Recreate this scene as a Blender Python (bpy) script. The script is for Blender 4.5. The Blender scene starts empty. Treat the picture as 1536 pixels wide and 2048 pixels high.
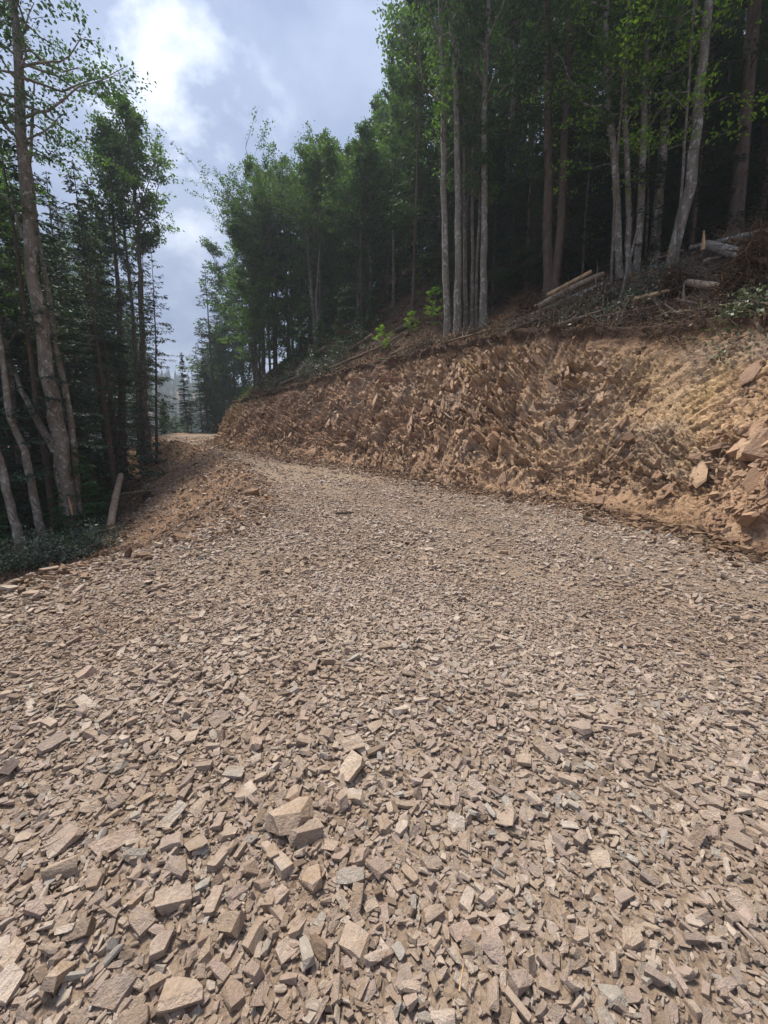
import bpy, bmesh, math, random
import numpy as np
from mathutils import Vector, Euler
from mathutils.bvhtree import BVHTree
R = math.radians
random.seed(7)
rng = np.random.default_rng(7)
sc = bpy.context.scene
COL = sc.collection

# ------------------------------------------------------------------ camera
CAM_Z = 1.55
PITCH = R(9.85)
FPX = 800.0                      # focal length in pixels of the 1536 px wide photograph
cam = bpy.data.cameras.new('camera')
cam.sensor_fit = 'VERTICAL'
cam.sensor_height = 36.0
cam.lens = FPX / 2048 * 36.0
cam.clip_start = 0.02
cam.clip_end = 3000
cam_o = bpy.data.objects.new('camera', cam)
COL.objects.link(cam_o)
cam_o.location = (0, 0, CAM_Z)
cam_o.rotation_euler = (math.pi / 2 - PITCH, 0, 0)
sc.camera = cam_o

# ------------------------------------------------------------------ world, sun, exposure
SUN_EL, SUN_AZ = R(62), R(-38)       # azimuth from +Y, negative = to the left
w = bpy.data.worlds.new('World')
sc.world = w
w.use_nodes = True
nt = w.node_tree
nt.nodes.clear()
def N(t, **k):
    n = nt.nodes.new(t)
    for a, b in k.items():
        setattr(n, a, b)
    return n
def L(a, b): nt.links.new(a, b)
def math_node(op, a, b=None, clamp=False):
    n = N('ShaderNodeMath', operation=op, use_clamp=clamp)
    for i, v in enumerate((a, b)):
        if v is None: continue
        if isinstance(v, (int, float)): n.inputs[i].default_value = v
        else: L(v, n.inputs[i])
    return n.outputs[0]
sky = N('ShaderNodeTexSky', sky_type='NISHITA')
sky.sun_disc = False
sky.sun_elevation = SUN_EL
sky.sun_rotation = SUN_AZ
sky.altitude = 900
tc = N('ShaderNodeTexCoord')
sep = N('ShaderNodeSeparateXYZ'); L(tc.outputs['Generated'], sep.inputs[0])
zz = math_node('ADD', math_node('MAXIMUM', sep.outputs[2], 0.0), 0.38)
cmb = N('ShaderNodeCombineXYZ')
L(math_node('DIVIDE', sep.outputs[0], zz), cmb.inputs[0])
L(math_node('DIVIDE', sep.outputs[1], zz), cmb.inputs[1])
n1 = N('ShaderNodeTexNoise'); n1.inputs['Scale'].default_value = 1.15; n1.inputs['Detail'].default_value = 8
n1.inputs['Roughness'].default_value = 0.5; n1.inputs['Distortion'].default_value = 0.1
L(cmb.outputs[0], n1.inputs['Vector'])
n2 = N('ShaderNodeTexNoise'); n2.inputs['Scale'].default_value = 3.3; n2.inputs['Detail'].default_value = 7
n2.inputs['Roughness'].default_value = 0.55; n2.inputs['Distortion'].default_value = 0.15
L(cmb.outputs[0], n2.inputs['Vector'])
# thin spots of the cloud sheet glow round the hidden sun
gd = Vector((-0.62, 1.19, 0.93)).normalized()
dt = N('ShaderNodeVectorMath', operation='DOT_PRODUCT'); L(tc.outputs['Generated'], dt.inputs[0]); dt.inputs[1].default_value = gd
glow = math_node('POWER', math_node('MAXIMUM', dt.outputs['Value'], 0.0), 55)
thin = math_node('MULTIPLY', math_node('SUBTRACT', n2.outputs['Fac'], 0.53, clamp=True), 5.5)
cramp = N('ShaderNodeValToRGB')
cramp.color_ramp.elements[0].position = 0.42; cramp.color_ramp.elements[0].color = (1.75, 2.2, 3.35, 1)
cramp.color_ramp.elements[1].position = 0.60; cramp.color_ramp.elements[1].color = (2.95, 3.4, 4.4, 1)
L(math_node('ADD', math_node('MULTIPLY', n1.outputs['Fac'], .52), math_node('MULTIPLY', n2.outputs['Fac'], .48)), cramp.inputs[0])
gl = N('ShaderNodeMix', data_type='RGBA', blend_type='ADD'); gl.inputs['Factor'].default_value = 1.0
L(cramp.outputs[0], gl.inputs['A'])
gcol = N('ShaderNodeVectorMath', operation='SCALE'); gcol.inputs[0].default_value = (5.2, 5.2, 4.9)
L(math_node('MULTIPLY', glow, thin), gcol.inputs['Scale'])
L(gcol.outputs[0], gl.inputs['B'])
# a few small gaps through which the blue shows
zg = N('ShaderNodeVectorMath', operation='SCALE'); L(gl.outputs['Result'], zg.inputs[0]); L(math_node('ADD', math_node('MULTIPLY', sep.outputs[2], .75), .66), zg.inputs['Scale'])
gap = math_node('MULTIPLY', math_node('SUBTRACT', n1.outputs['Fac'], 0.66, clamp=True), 6.0, clamp=True)
mixs = N('ShaderNodeMix', data_type='RGBA'); L(gap, mixs.inputs['Factor']); L(zg.outputs[0], mixs.inputs['A']); L(sky.outputs[0], mixs.inputs['B'])
bg = N('ShaderNodeBackground'); bg.inputs['Strength'].default_value = 0.1
L(mixs.outputs['Result'], bg.inputs['Color'])
wo = N('ShaderNodeOutputWorld'); L(bg.outputs[0], wo.inputs['Surface'])

sun = bpy.data.lights.new('sun', 'SUN')
sun.energy = 3.3
sun.angle = R(12)
sun.color = (1.0, 0.95, 0.86)
sun_o = bpy.data.objects.new('sun', sun)
COL.objects.link(sun_o)
sd = Vector((math.sin(SUN_AZ) * math.cos(SUN_EL), math.cos(SUN_AZ) * math.cos(SUN_EL), math.sin(SUN_EL)))
sun_o.rotation_euler = sd.to_track_quat('Z', 'Y').to_euler()

sc.view_settings.view_transform = 'Standard'
sc.view_settings.look = 'None'
sc.view_settings.exposure = 0.97
sc.view_settings.gamma = 1.0
sc.view_settings.use_curve_mapping = False
sc.render.engine = 'CYCLES'
sc.cycles.max_bounces = 5
sc.cycles.diffuse_bounces = 3
sc.cycles.glossy_bounces = 1
sc.cycles.transmission_bounces = 3
sc.cycles.caustics_reflective = False
sc.cycles.caustics_refractive = False
sc.cycles.use_denoising = True

# ------------------------------------------------------------------ small maths
def ray(px, py):
    u = (px - 768) / FPX; v = (1024 - py) / FPX
    return np.array([u, math.cos(PITCH) + v * math.sin(PITCH), -math.sin(PITCH) + v * math.cos(PITCH)])
def project(P):
    P = np.asarray(P, float)
    x, y, z = P[..., 0], P[..., 1], P[..., 2] - CAM_Z
    d = y * math.cos(PITCH) - z * math.sin(PITCH)
    v = y * math.sin(PITCH) + z * math.cos(PITCH)
    dd = np.where(np.abs(d) < 1e-3, 1e-3, d)
    return 768 + FPX * x / dd, 1024 - FPX * v / dd, d
def h2(ix, iy, seed=0):
    n = (ix.astype(np.int64) * 374761393 + iy.astype(np.int64) * 668265263 + seed * 974634777) & 0xffffffff
    n = ((n ^ (n >> 13)) * 1274126177) & 0xffffffff
    n = ((n ^ (n >> 16)) * 2246822519) & 0xffffffff
    return ((n ^ (n >> 15)) & 0xffffff) / float(0xffffff)
def vnoise(x, y, seed=0):
    ix = np.floor(x); iy = np.floor(y); fx = x - ix; fy = y - iy
    fx = fx * fx * (3 - 2 * fx); fy = fy * fy * (3 - 2 * fy)
    ix = ix.astype(np.int64); iy = iy.astype(np.int64)
    a = h2(ix, iy, seed); b = h2(ix + 1, iy, seed); c = h2(ix, iy + 1, seed); d = h2(ix + 1, iy + 1, seed)
    return (a + (b - a) * fx) * (1 - fy) + (c + (d - c) * fx) * fy
def fbm(x, y, seed=0, oct=4, gain=.5):
    s = 0; a = 1; t = 0
    for o in range(oct):
        s = s + a * (vnoise(x * 2 ** o + 13.1 * o, y * 2 ** o - 7.7 * o, seed + o) - .5); t += a; a *= gain
    return s / t * 2
def voro(a, b, seed):
    """nearest jittered cell: returns hash id pair and offset from its centre"""
    ia = np.floor(a).astype(np.int64); ib = np.floor(b).astype(np.int64)
    best = np.full(a.shape, 1e9); ci = np.zeros(a.shape, np.int64); cj = ci.copy(); da = np.zeros(a.shape); db = da.copy()
    for i in (-1, 0, 1):
        for j in (-1, 0, 1):
            x = ia + i; y = ib + j
            cx = x + h2(x, y, seed); cy = y + h2(x, y, seed + 1)
            d = (a - cx) ** 2 + (b - cy) ** 2
            m = d < best
            best = np.where(m, d, best); ci = np.where(m, x, ci); cj = np.where(m, y, cj)
            da = np.where(m, a - cx, da); db = np.where(m, b - cy, db)
    return ci, cj, da, db
def smooth(e0, e1, x):
    t = np.clip((x - e0) / (e1 - e0), 0, 1); return t * t * (3 - 2 * t)
def catmull(P, step):
    P = np.array(P, float); out = []
    Q = np.vstack([2 * P[0] - P[1], P, 2 * P[-1] - P[-2]])
    for i in range(1, len(Q) - 2):
        n = max(2, int(np.linalg.norm(Q[i + 1] - Q[i]) / step))
        t = np.linspace(0, 1, n, endpoint=False)[:, None]
        out.append(.5 * ((2 * Q[i]) + (-Q[i - 1] + Q[i + 1]) * t + (2 * Q[i - 1] - 5 * Q[i] + 4 * Q[i + 1] - Q[i + 2]) * t ** 2 + (-Q[i - 1] + 3 * Q[i] - 3 * Q[i + 1] + Q[i + 2]) * t ** 3))
    out.append(P[-1:]); return np.vstack(out)

# ------------------------------------------------------------------ terrain
def zr(y):
    y = np.asarray(y, float)
    y2 = 50 - np.logaddexp(0, (50 - y) / 3) * 3          # levels out beyond the bend
    return .075 * np.logaddexp(0, (y2 - 9) / 2) * 2 - .02 * np.clip(-y, 0, 60)
def road_point(px, py):
    r = ray(px, py); t = np.linspace(1, 80, 8000)
    z = CAM_Z + t * r[2]; g = zr(t * r[1])
    i = np.argmax(z < g); return (t[i] * r[0], t[i] * r[1])
foot_px = [(1536, 1105), (1453, 1083), (1314, 1047), (1174, 1015), (1045, 996), (920, 974), (849, 959), (782, 946), (670, 929), (545, 910), (447, 890)]
F_ctrl = [(13, -14), (10.5, -6), (8.3, 0), (7.0, 3.2)] + [road_point(*p) for p in foot_px] + [(-13.0, 31.5), (-12.6, 36), (-9.5, 42), (-3, 50), (8, 60), (20, 70)]
L_ctrl = [(-12, -14), (-8.5, -6), (-6.3, 0)] + [(-4.35, 4.0), (-3.75, 5.2), (-3.15, 6.6), (-3.25, 8.2)] + [road_point(472, 985), road_point(450, 945), road_point(395, 907), road_point(300, 883)] + [(-21.5, 37), (-20.5, 43), (-15, 49), (-5, 56), (6, 67), (16, 78)]
def resample(C, ds):
    s = np.concatenate([[0], np.cumsum(np.linalg.norm(np.diff(C, axis=0), axis=1))]); n = int(s[-1] / ds); t = np.linspace(0, s[-1], n)
    return np.stack([np.interp(t, s, C[:, 0]), np.interp(t, s, C[:, 1])], 1)
FC, LC = resample(catmull(F_ctrl, .05), .2), resample(catmull(L_ctrl, .05), .2)
def arc(C): return np.concatenate([[0], np.cumsum(np.linalg.norm(np.diff(C, axis=0), axis=1))])
FS, LS = arc(FC), arc(LC)
def nrm(C, k=9):
    T = np.gradient(C, axis=0)
    ker = np.ones(k) / k
    T = np.stack([np.convolve(np.pad(T[:, i], k // 2, mode='edge'), ker, 'valid') for i in (0, 1)], 1)
    T /= np.linalg.norm(T, axis=1)[:, None]
    return np.stack([T[:, 1], -T[:, 0]], 1)
FN, LN = nrm(FC, 15), nrm(LC, 15)
def nearest(x, y, C, NN, frac=False):
    x = np.ravel(x); y = np.ravel(y); d = np.empty(x.size); idx = np.empty(x.size, int); fr = np.empty(x.size)
    for i in range(0, x.size, 20000):
        dx = x[i:i + 20000, None] - C[None, :, 0]; dy = y[i:i + 20000, None] - C[None, :, 1]
        q = dx * dx + dy * dy; k = np.clip(q.argmin(1), 1, len(C) - 2); a = np.arange(k.size)
        q0 = q[a, k]; qm_ = q[a, k - 1]; qp_ = q[a, k + 1]; f = np.clip(.5 * (qm_ - qp_) / np.maximum(qm_ - 2 * q0 + qp_, 1e-6), -.6, .6)
        perp = dx[a, k] * NN[k, 0] + dy[a, k] * NN[k, 1]
        dist = np.sqrt(np.maximum(q0 - .25 * (qm_ - qp_) * f, 0)); near = dist < .3
        d[i:i + 20000] = np.where(near, perp, np.sign(perp) * dist); idx[i:i + 20000] = k; fr[i:i + 20000] = f
    return (d, idx, fr) if frac else (d, idx)
def ip(A, k, f): return np.interp(k + f, np.arange(len(A)), A)
# bank height along the foot, from the photographed crest line
top_px = [(1536, 645), (1440, 655), (1314, 658), (1174, 662), (1024, 664), (962, 678), (878, 698), (795, 716), (712, 735), (628, 762), (557, 782), (505, 797)]
BK = 1.75                                    # rise over run of the cut
hs, hh = [0, 8, 13], [4.2, 4.2, 4.3]
for p in top_px:
    r = ray(*p); t = np.linspace(3, 45, 1500)
    P = t[:, None] * r[None]
    d, k = nearest(P[:, 0], P[:, 1], FC, FN)
    hgt = CAM_Z + P[:, 2] - zr(FC[k, 1])
    j = np.argmax(hgt < d * BK)
    hs.append(FS[k[j]]); hh.append(hgt[j])
order = np.argsort(hs); hs = np.array(hs)[order]; hh = np.array(hh)[order]
hs = np.append(hs, [hs[-1] + 4, hs[-1] + 12, hs[-1] + 30]); hh = np.append(hh, [hh[-1] * .95, 2.2, 1.2])

HB = np.interp(FS, hs, hh); HB = np.convolve(np.pad(HB, 10, mode='edge'), np.ones(21) / 21, 'valid')
WB = HB / BK
GL = 1 + .38 * smooth(30, 38, FS)
def hill_profile(d):                          # above the lip
    return np.where(d < 45, .62 * d - .0035 * np.clip(d - 12, 0, 60) ** 1.7, 26.6 + 6 * (1 - np.exp(-np.clip(d - 45, 0, 900) / 12)))
def terrain(x, y, recess=True, full=False, rough=True):
    shp = np.shape(x); x = np.ravel(np.asarray(x, float)); y = np.ravel(np.asarray(y, float))
    dF, kF, fF = nearest(x, y, FC, FN, True); dL, kL, fL = nearest(x, y, LC, LN, True); dL = -dL
    zroad = zr(y); z = zroad.copy()
    berm = .2 * np.exp(-((dL + .45) / .5) ** 2) * smooth(4, 8, y) * (1 + .8 * fbm(x * .6, y * .6, 41, 2))
    if rough:
        rel = .045 * fbm(x * .9, y * .9, 3, 4) + .022 * fbm(x * 2.6, y * 2.6, 9, 2) + berm
        rel *= smooth(200, 20, np.hypot(x, y))
    else: rel = 0
    z = z + rel
    # bank and hill
    w_ = ip(WB, kF, fF); h_ = ip(HB, kF, fF); m = dF > 0; gl_ = ip(GL, kF, fF)
    zb = zr(ip(FC[:, 1], kF, fF)) + h_ * np.clip(dF / w_, 0, 1) + hill_profile(np.clip(dF - w_, 0, None)) * gl_
    if recess: zb -= .3 * smooth(0, .15, dF / w_) * (1 - smooth(.85, 1.0, dF / w_))
    if rough: zb += np.where(dF > w_, smooth(0, 2, dF - w_) * (.35 * fbm(x * .22, y * .22, 21, 3)) + .05 * fbm(x * 1.6, y * 1.6, 22, 2), 0)
    z = np.where(m, zb + rel * np.exp(-np.clip(dF, 0, 9) * 2), z)
    # embankment falling away on the left
    ml = (dL > 0) & ~m
    dd = np.clip(dL, 0, None)
    drop = .62 * np.clip(dd, 0, 3.1) + .16 * np.clip(dd - 3.1, 0, 60) + .35 * (1 - np.exp(-np.clip(dd - 3.1, 0, 60) / 1.5)) 
    zl = zr(ip(LC[:, 1], kL, fL)) - drop
    if rough:
        zl += smooth(0, .8, dd) * (.14 * fbm(x * .8, y * .8, 31, 4) + .07 * fbm(x * 2.4, y * 2.4, 35, 2)) + smooth(3, 8, dd) * .35 * fbm(x * .2, y * .2, 36, 2)
    z = np.where(ml, zl + rel * np.exp(-dd * 1.5), z)
    if full: return z, dF, kF, dL, kL
    return z.reshape(shp)
def hit(px, py, tmax=90, tmin=1.0):
    r = ray(px, py); t = np.arange(tmin, tmax, .05); P = t[:, None] * r[None]
    z = terrain(P[:, 0], P[:, 1], recess=False, rough=False)
    b = (CAM_Z + P[:, 2]) < z
    if b.any() and t[int(np.argmax(b))] < 60: i = int(np.argmax(b))
    else:                                     # just misses the crest: the highest ground seen in that column
        k = (t > 8) & (t < 34); e = np.where(k, (z - CAM_Z) / np.maximum(t, .1), -9); i = int(np.argmax(e))
    return np.array([P[i, 0], P[i, 1], z[i]]), t[i]
def gz(x, y): return float(terrain(np.array([x]), np.array([y]))[0])
def at_y(px, py, Y):
    r = ray(px, py); t = Y / r[1]; return np.array([t * r[0], Y, CAM_Z + t * r[2]])

# ------------------------------------------------------------------ object helpers
def tag(o, label=None, cat=None, group=None, kind=None):
    if label: o['label'] = label
    if cat: o['category'] = cat
    if group: o['group'] = group
    if kind: o['kind'] = kind
    return o
def empty(name, loc=(0, 0, 0), label=None, cat=None, group=None, kind=None, parent=None):
    o = bpy.data.objects.new(name, None); COL.objects.link(o); o.location = tuple(map(float, loc))
    if parent: o.parent = parent
    return tag(o, label, cat, group, kind)
def make_mesh(name, V, Q=None, T=None, smooth_=False):
    V = np.asarray(V, np.float32); me = bpy.data.meshes.new(name)
    Q = np.zeros((0, 4), np.int32) if Q is None else np.asarray(Q, np.int32).reshape(-1, 4)
    T = np.zeros((0, 3), np.int32) if T is None else np.asarray(T, np.int32).reshape(-1, 3)
    me.vertices.add(len(V)); me.vertices.foreach_set('co', V.ravel())
    nl = Q.size + T.size; me.loops.add(nl)
    me.loops.foreach_set('vertex_index', np.concatenate([Q.ravel(), T.ravel()]))
    me.polygons.add(len(Q) + len(T))
    me.polygons.foreach_set('loop_start', np.concatenate([np.arange(len(Q)) * 4, Q.size + np.arange(len(T)) * 3]).astype(np.int32))
    me.update(calc_edges=True)
    if smooth_: me.polygons.foreach_set('use_smooth', np.ones(len(Q) + len(T), bool))
    return me
def link(name, me, mat=None, parent=None, **k):
    o = bpy.data.objects.new(name, me); COL.objects.link(o)
    if mat and not me.materials: me.materials.append(mat)
    if parent: o.parent = parent
    return tag(o, **k)
def color_attr(me, name, C):
    a = me.color_attributes.new(name, 'FLOAT_COLOR', 'POINT')
    C = np.concatenate([C, np.ones((len(C), 1))], 1) if C.shape[1] == 3 else C
    a.data.foreach_set('color', np.asarray(C, np.float32).ravel())
def tubes(P, Rr, k=6, flat=1.0):
    """P (n,m,3), Rr (n,m) -> vertices and quads of n tubes"""
    P = np.asarray(P, float); Rr = np.asarray(Rr, float); n, m, _ = P.shape
    T = np.gradient(P, axis=1); T /= np.linalg.norm(T, axis=2, keepdims=True) + 1e-9
    mt = T.mean(1); ref = np.where(np.abs(mt[:, 2:3]) < .8, np.array([[0, 0, 1.]]), np.array([[1., 0, 0]]))[:, None]
    U = np.cross(T, ref); U /= np.linalg.norm(U, axis=2, keepdims=True) + 1e-9
    W = np.cross(T, U)
    a = np.arange(k) * 2 * math.pi / k
    V = P[:, :, None] + Rr[:, :, None, None] * (np.cos(a)[None, None, :, None] * U[:, :, None] + flat * np.sin(a)[None, None, :, None] * W[:, :, None])
    base = (np.arange(n) * m * k)[:, None, None] + (np.arange(m - 1) * k)[None, :, None]
    i = np.arange(k)[None, None]; j = (np.arange(k) + 1) % k; j = j[None, None]
    Q = np.stack([base + i, base + j, base + k + j, base + k + i], -1).reshape(-1, 4)
    return V.reshape(-1, 3), Q
class Acc:
    def __init__(s): s.V = []; s.Q = []; s.T = []; s.n = 0
    def add(s, V, Q=None, T=None):
        if Q is not None: s.Q.append(np.asarray(Q) + s.n)
        if T is not None: s.T.append(np.asarray(T) + s.n)
        s.V.append(V); s.n += len(V); return s
    def mesh(s, name, smooth_=False):
        return make_mesh(name, np.vstack(s.V), np.vstack(s.Q) if s.Q else None, np.vstack(s.T) if s.T else None, smooth_)
def unit(v): return v / (np.linalg.norm(v, axis=-1, keepdims=True) + 1e-9)

# ------------------------------------------------------------------ materials
def new_mat(name):
    m = bpy.data.materials.new(name); m.use_nodes = True; m.node_tree.nodes.clear(); return m
class MN:
    """tiny node builder"""
    def __init__(s, name): s.m = new_mat(name); s.t = s.m.node_tree
    def n(s, typ, **k):
        x = s.t.nodes.new(typ)
        for a, b in k.items():
            if a in x.inputs.keys() if isinstance(a, str) else False: continue
            setattr(x, a, b)
        return x
    def l(s, a, b): s.t.links.new(a, b)
    def coord(s, kind='Object'): return s.n('ShaderNodeTexCoord').outputs[kind]
    def pos(s): return s.n('ShaderNodeNewGeometry').outputs['Position']
    def noise(s, vec, scale, detail=4, rough=.55, dist=0., scl3=None):
        if scl3 is not None:
            mp = s.n('ShaderNodeMapping'); mp.inputs['Scale'].default_value = scl3; s.l(vec, mp.inputs[0]); vec = mp.outputs[0]
        x = s.n('ShaderNodeTexNoise'); x.inputs['Scale'].default_value = scale; x.inputs['Detail'].default_value = detail
        x.inputs['Roughness'].default_value = rough; x.inputs['Distortion'].default_value = dist; s.l(vec, x.inputs['Vector']); return x.outputs['Fac']
    def voronoi(s, vec, scale, feat='F1', out='Distance'):
        x = s.n('ShaderNodeTexVoronoi', feature=feat); x.inputs['Scale'].default_value = scale; s.l(vec, x.inputs['Vector']); return x.outputs[out]
    def ramp(s, f, stops, interp='LINEAR'):
        x = s.n('ShaderNodeValToRGB'); cr = x.color_ramp; cr.interpolation = interp
        while len(cr.elements) < len(stops): cr.elements.new(.5)
        for e, (p, c) in zip(cr.elements, stops):
            e.position = p; e.color = (*c, 1) if len(c) == 3 else c
        s.l(f, x.inputs[0]); return x.outputs[0]
    def mix(s, f, a, b, blend='MIX'):
        x = s.n('ShaderNodeMix', data_type='RGBA', blend_type=blend)
        for i, v in (('Factor', f), ('A', a), ('B', b)):
            if isinstance(v, (int, float)): x.inputs[i].default_value = v
            elif isinstance(v, tuple): x.inputs[i].default_value = (*v, 1)
            else: s.l(v, x.inputs[i])
        return x.outputs['Result']
    def mth(s, op, a, b=0., clamp=False):
        x = s.n('ShaderNodeMath', operation=op, use_clamp=clamp)
        for i, v in enumerate((a, b)):
            if isinstance(v, (int, float)): x.inputs[i].default_value = v
            else: s.l(v, x.inputs[i])
        return x.outputs[0]
    def bump(s, h, strength=.5, dist=.02, prev=None):
        x = s.n('ShaderNodeBump'); x.inputs['Strength'].default_value = strength; x.inputs['Distance'].default_value = dist; s.l(h, x.inputs['Height'])
        if prev is not None: s.l(prev, x.inputs['Normal'])
        return x.outputs[0]
    def done(s, col, rough=.9, nrm=None, spec=.2):
        b = s.n('ShaderNodeBsdfPrincipled'); o = s.n('ShaderNodeOutputMaterial')
        if isinstance(col, tuple): b.inputs['Base Color'].default_value = (*col, 1)
        else: s.l(col, b.inputs['Base Color'])
        b.inputs['Roughness'].default_value = rough; b.inputs['Specular IOR Level'].default_value = spec
        if nrm is not None: s.l(nrm, b.inputs['Normal'])
        s.l(b.outputs[0], o.inputs[0]); return s.m
def stone_mat(name, stops, lo=.75, hi=1.2, ns=9.0):
    m = MN(name); v = m.coord('Object'); rnd = m.n('ShaderNodeObjectInfo').outputs['Random']
    off = m.n('ShaderNodeVectorMath', operation='ADD'); m.l(v, off.inputs[0])
    cb = m.n('ShaderNodeCombineXYZ'); m.l(m.mth('MULTIPLY', rnd, 57.0), cb.inputs[0]); m.l(m.mth('MULTIPLY', rnd, 31.0), cb.inputs[1]); m.l(cb.outputs[0], off.inputs[1])
    v = off.outputs[0]
    col = m.ramp(rnd, stops)
    a = m.noise(v, 2.2, 5, .65, .4)
    col = m.mix(1.0, col, m.ramp(a, [(.25, (lo,) * 3), (.75, (hi,) * 3)]), 'MULTIPLY')
    col = m.mix(1.0, col, m.ramp(m.noise(m.pos(), .45, 4, .65), [(.3, (.86, .78, .72)), (.5, (1, 1, 1)), (.7, (1.1, 1.1, 1.12))]), 'MULTIPLY')
    b = m.noise(v, 1.1, 3, .6)
    col = m.mix(m.ramp(b, [(.5, (0,) * 3), (.72, (.6,) * 3)]), col, (.30, .20, .115))
    c = m.noise(v, 14, 4, .7)
    col = m.mix(1.0, col, m.ramp(c, [(.3, (.82,) * 3), (.7, (1.14,) * 3)]), 'MULTIPLY')
    nb = m.bump(m.noise(v, 3.5, 6, .62), .4, .09); nb = m.bump(c, .35, .03, nb)
    return m.done(col, .88, nb, .25)
STONE_STOPS = [(0, (.20, .145, .105)), (.14, (.49, .375, .28)), (.34, (.42, .32, .25)), (.5, (.56, .44, .335)), (.62, (.34, .265, .215)), (.78, (.49, .37, .30)), (.9, (.62, .51, .41)), (.965, (.40, .35, .29)), (1, (.46, .41, .35))]
M_stone = stone_mat('crushed_stone', STONE_STOPS)
M_bankrock = stone_mat('bank_rock', [(0, (.24, .15, .10)), (.25, (.39, .25, .16)), (.5, (.29, .185, .125)), (.75, (.46, .31, .195)), (1, (.35, .235, .16))])
M_clod = stone_mat('soil_clod', [(0, (.13, .08, .05)), (.5, (.24, .15, .093)), (1, (.34, .22, .14))])

m = MN('road_dirt'); v = m.pos()
col = m.ramp(m.noise(v, .8, 5, .6), [(.3, (.155, .108, .075)), (.55, (.23, .165, .118)), (.75, (.32, .24, .175))])
fine = m.voronoi(v, 55, out='Color'); col = m.mix(.45, col, m.ramp(fine, [(0, (.16, .11, .08)), (.5, (.23, .17, .12)), (1, (.38, .29, .215))]))
nb = m.bump(m.voronoi(v, 55), .8, .012); nb = m.bump(m.noise(v, 18, 6, .65), .8, .03, nb)
M_road = m.done(col, .95, nb, .1)
m = MN('embankment_soil'); v = m.pos()
col = m.ramp(m.noise(v, 1.3, 6, .65, .3), [(.3, (.14, .08, .047)), (.5, (.235, .142, .085)), (.72, (.33, .21, .13))])
nb = m.bump(m.voronoi(v, 22), .7, .03); nb = m.bump(m.noise(v, 9, 7, .7), .9, .06, nb)
M_emb = m.done(col, .95, nb, .1)
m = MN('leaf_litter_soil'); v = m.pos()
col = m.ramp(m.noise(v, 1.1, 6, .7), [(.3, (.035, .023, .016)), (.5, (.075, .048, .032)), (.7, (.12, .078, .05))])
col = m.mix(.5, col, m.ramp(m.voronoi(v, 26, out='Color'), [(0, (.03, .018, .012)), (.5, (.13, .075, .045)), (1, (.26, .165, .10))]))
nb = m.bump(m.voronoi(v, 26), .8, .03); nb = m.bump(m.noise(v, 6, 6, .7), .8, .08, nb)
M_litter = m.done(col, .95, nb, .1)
m = MN('cut_face'); v = m.coord('Object')
att = m.n('ShaderNodeAttribute'); att.attribute_name = 'tint'
col = m.mix(1.0, att.outputs['Color'], m.ramp(m.noise(v, 5, 7, .7, .2), [(.28, (.85,) * 3), (.72, (1.3,) * 3)]), 'MULTIPLY')
col = m.mix(.35, col, m.mix(1.0, att.outputs['Color'], m.ramp(m.voronoi(v, 24, out='Color'), [(0, (.45,) * 3), (1, (1.6,) * 3)]), 'MULTIPLY'))
nb = m.bump(m.voronoi(v, 20), .6, .03); nb = m.bump(m.noise(v, 14, 8, .7), .9, .05, nb)
M_bank = m.done(col, .92, nb, .15)

def bark(name, a, b, lich, moss, amt=.55, vs=1.0):
    m = MN(name); v = m.coord('Object')
    col = m.ramp(m.noise(v, 5 * vs, 6, .65, 0, (1, 1, .35)), [(.3, a), (.7, b)])
    li = m.noise(v, 5.5 * vs, 8, .7, .9, (1, 1, .8))
    col = m.mix(m.ramp(li, [(amt, (0,) * 3), (amt + .06, (.85,) * 3)]), col, lich)
    mo = m.noise(v, 2.0, 5, .65, .3, (1, 1, .4))
    col = m.mix(m.ramp(mo, [(.56, (0,) * 3), (.68, (.75,) * 3)]), col, moss)
    sp = m.voronoi(v, 9 * vs)
    col = m.mix(m.ramp(sp, [(.06, (.6,) * 3), (.16, (0,) * 3)]), col, (.05, .045, .04))
    nb = m.bump(m.noise(v, 16, 6, .65, 0, (1, 1, .3)), .8, .03)
    nb = m.bump(li, .4, .03, nb)
    return m.done(col, .9, nb, .15)
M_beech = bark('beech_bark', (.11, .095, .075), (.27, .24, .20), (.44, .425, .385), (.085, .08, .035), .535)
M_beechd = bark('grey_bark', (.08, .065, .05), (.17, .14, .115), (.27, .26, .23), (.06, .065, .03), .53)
M_fir = bark('fir_bark', (.06, .042, .033), (.145, .105, .083), (.20, .18, .155), (.05, .05, .03), .62, 1.6)
M_log = bark('fallen_bark', (.20, .145, .10), (.36, .28, .20), (.48, .42, .33), (.13, .10, .05), .6)
M_twig = bark('twig_bark', (.11, .08, .055), (.24, .185, .135), (.32, .29, .25), (.07, .06, .03), .62, 2)
M_dead = bark('dead_bark', (.05, .038, .03), (.12, .09, .07), (.18, .16, .14), (.04, .04, .02), .62, 2)
m = MN('fresh_wood'); v = m.coord('Object')
M_wood = m.done(m.ramp(m.noise(v, 6, 6, .7, 0, (1, 1, .15)), [(.3, (.33, .17, .075)), (.55, (.60, .40, .22)), (.75, (.72, .55, .36))]), .8, m.bump(m.noise(v, 20, 6, .7, 0, (1, 1, .15)), .8, .03), .2)
m = MN('root_fibre'); v = m.coord('Object')
M_root = m.done(m.ramp(m.noise(v, 8, 5, .7), [(.3, (.035, .021, .013)), (.55, (.09, .055, .034)), (.75, (.17, .11, .07))]), .95, None, .1)
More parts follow.
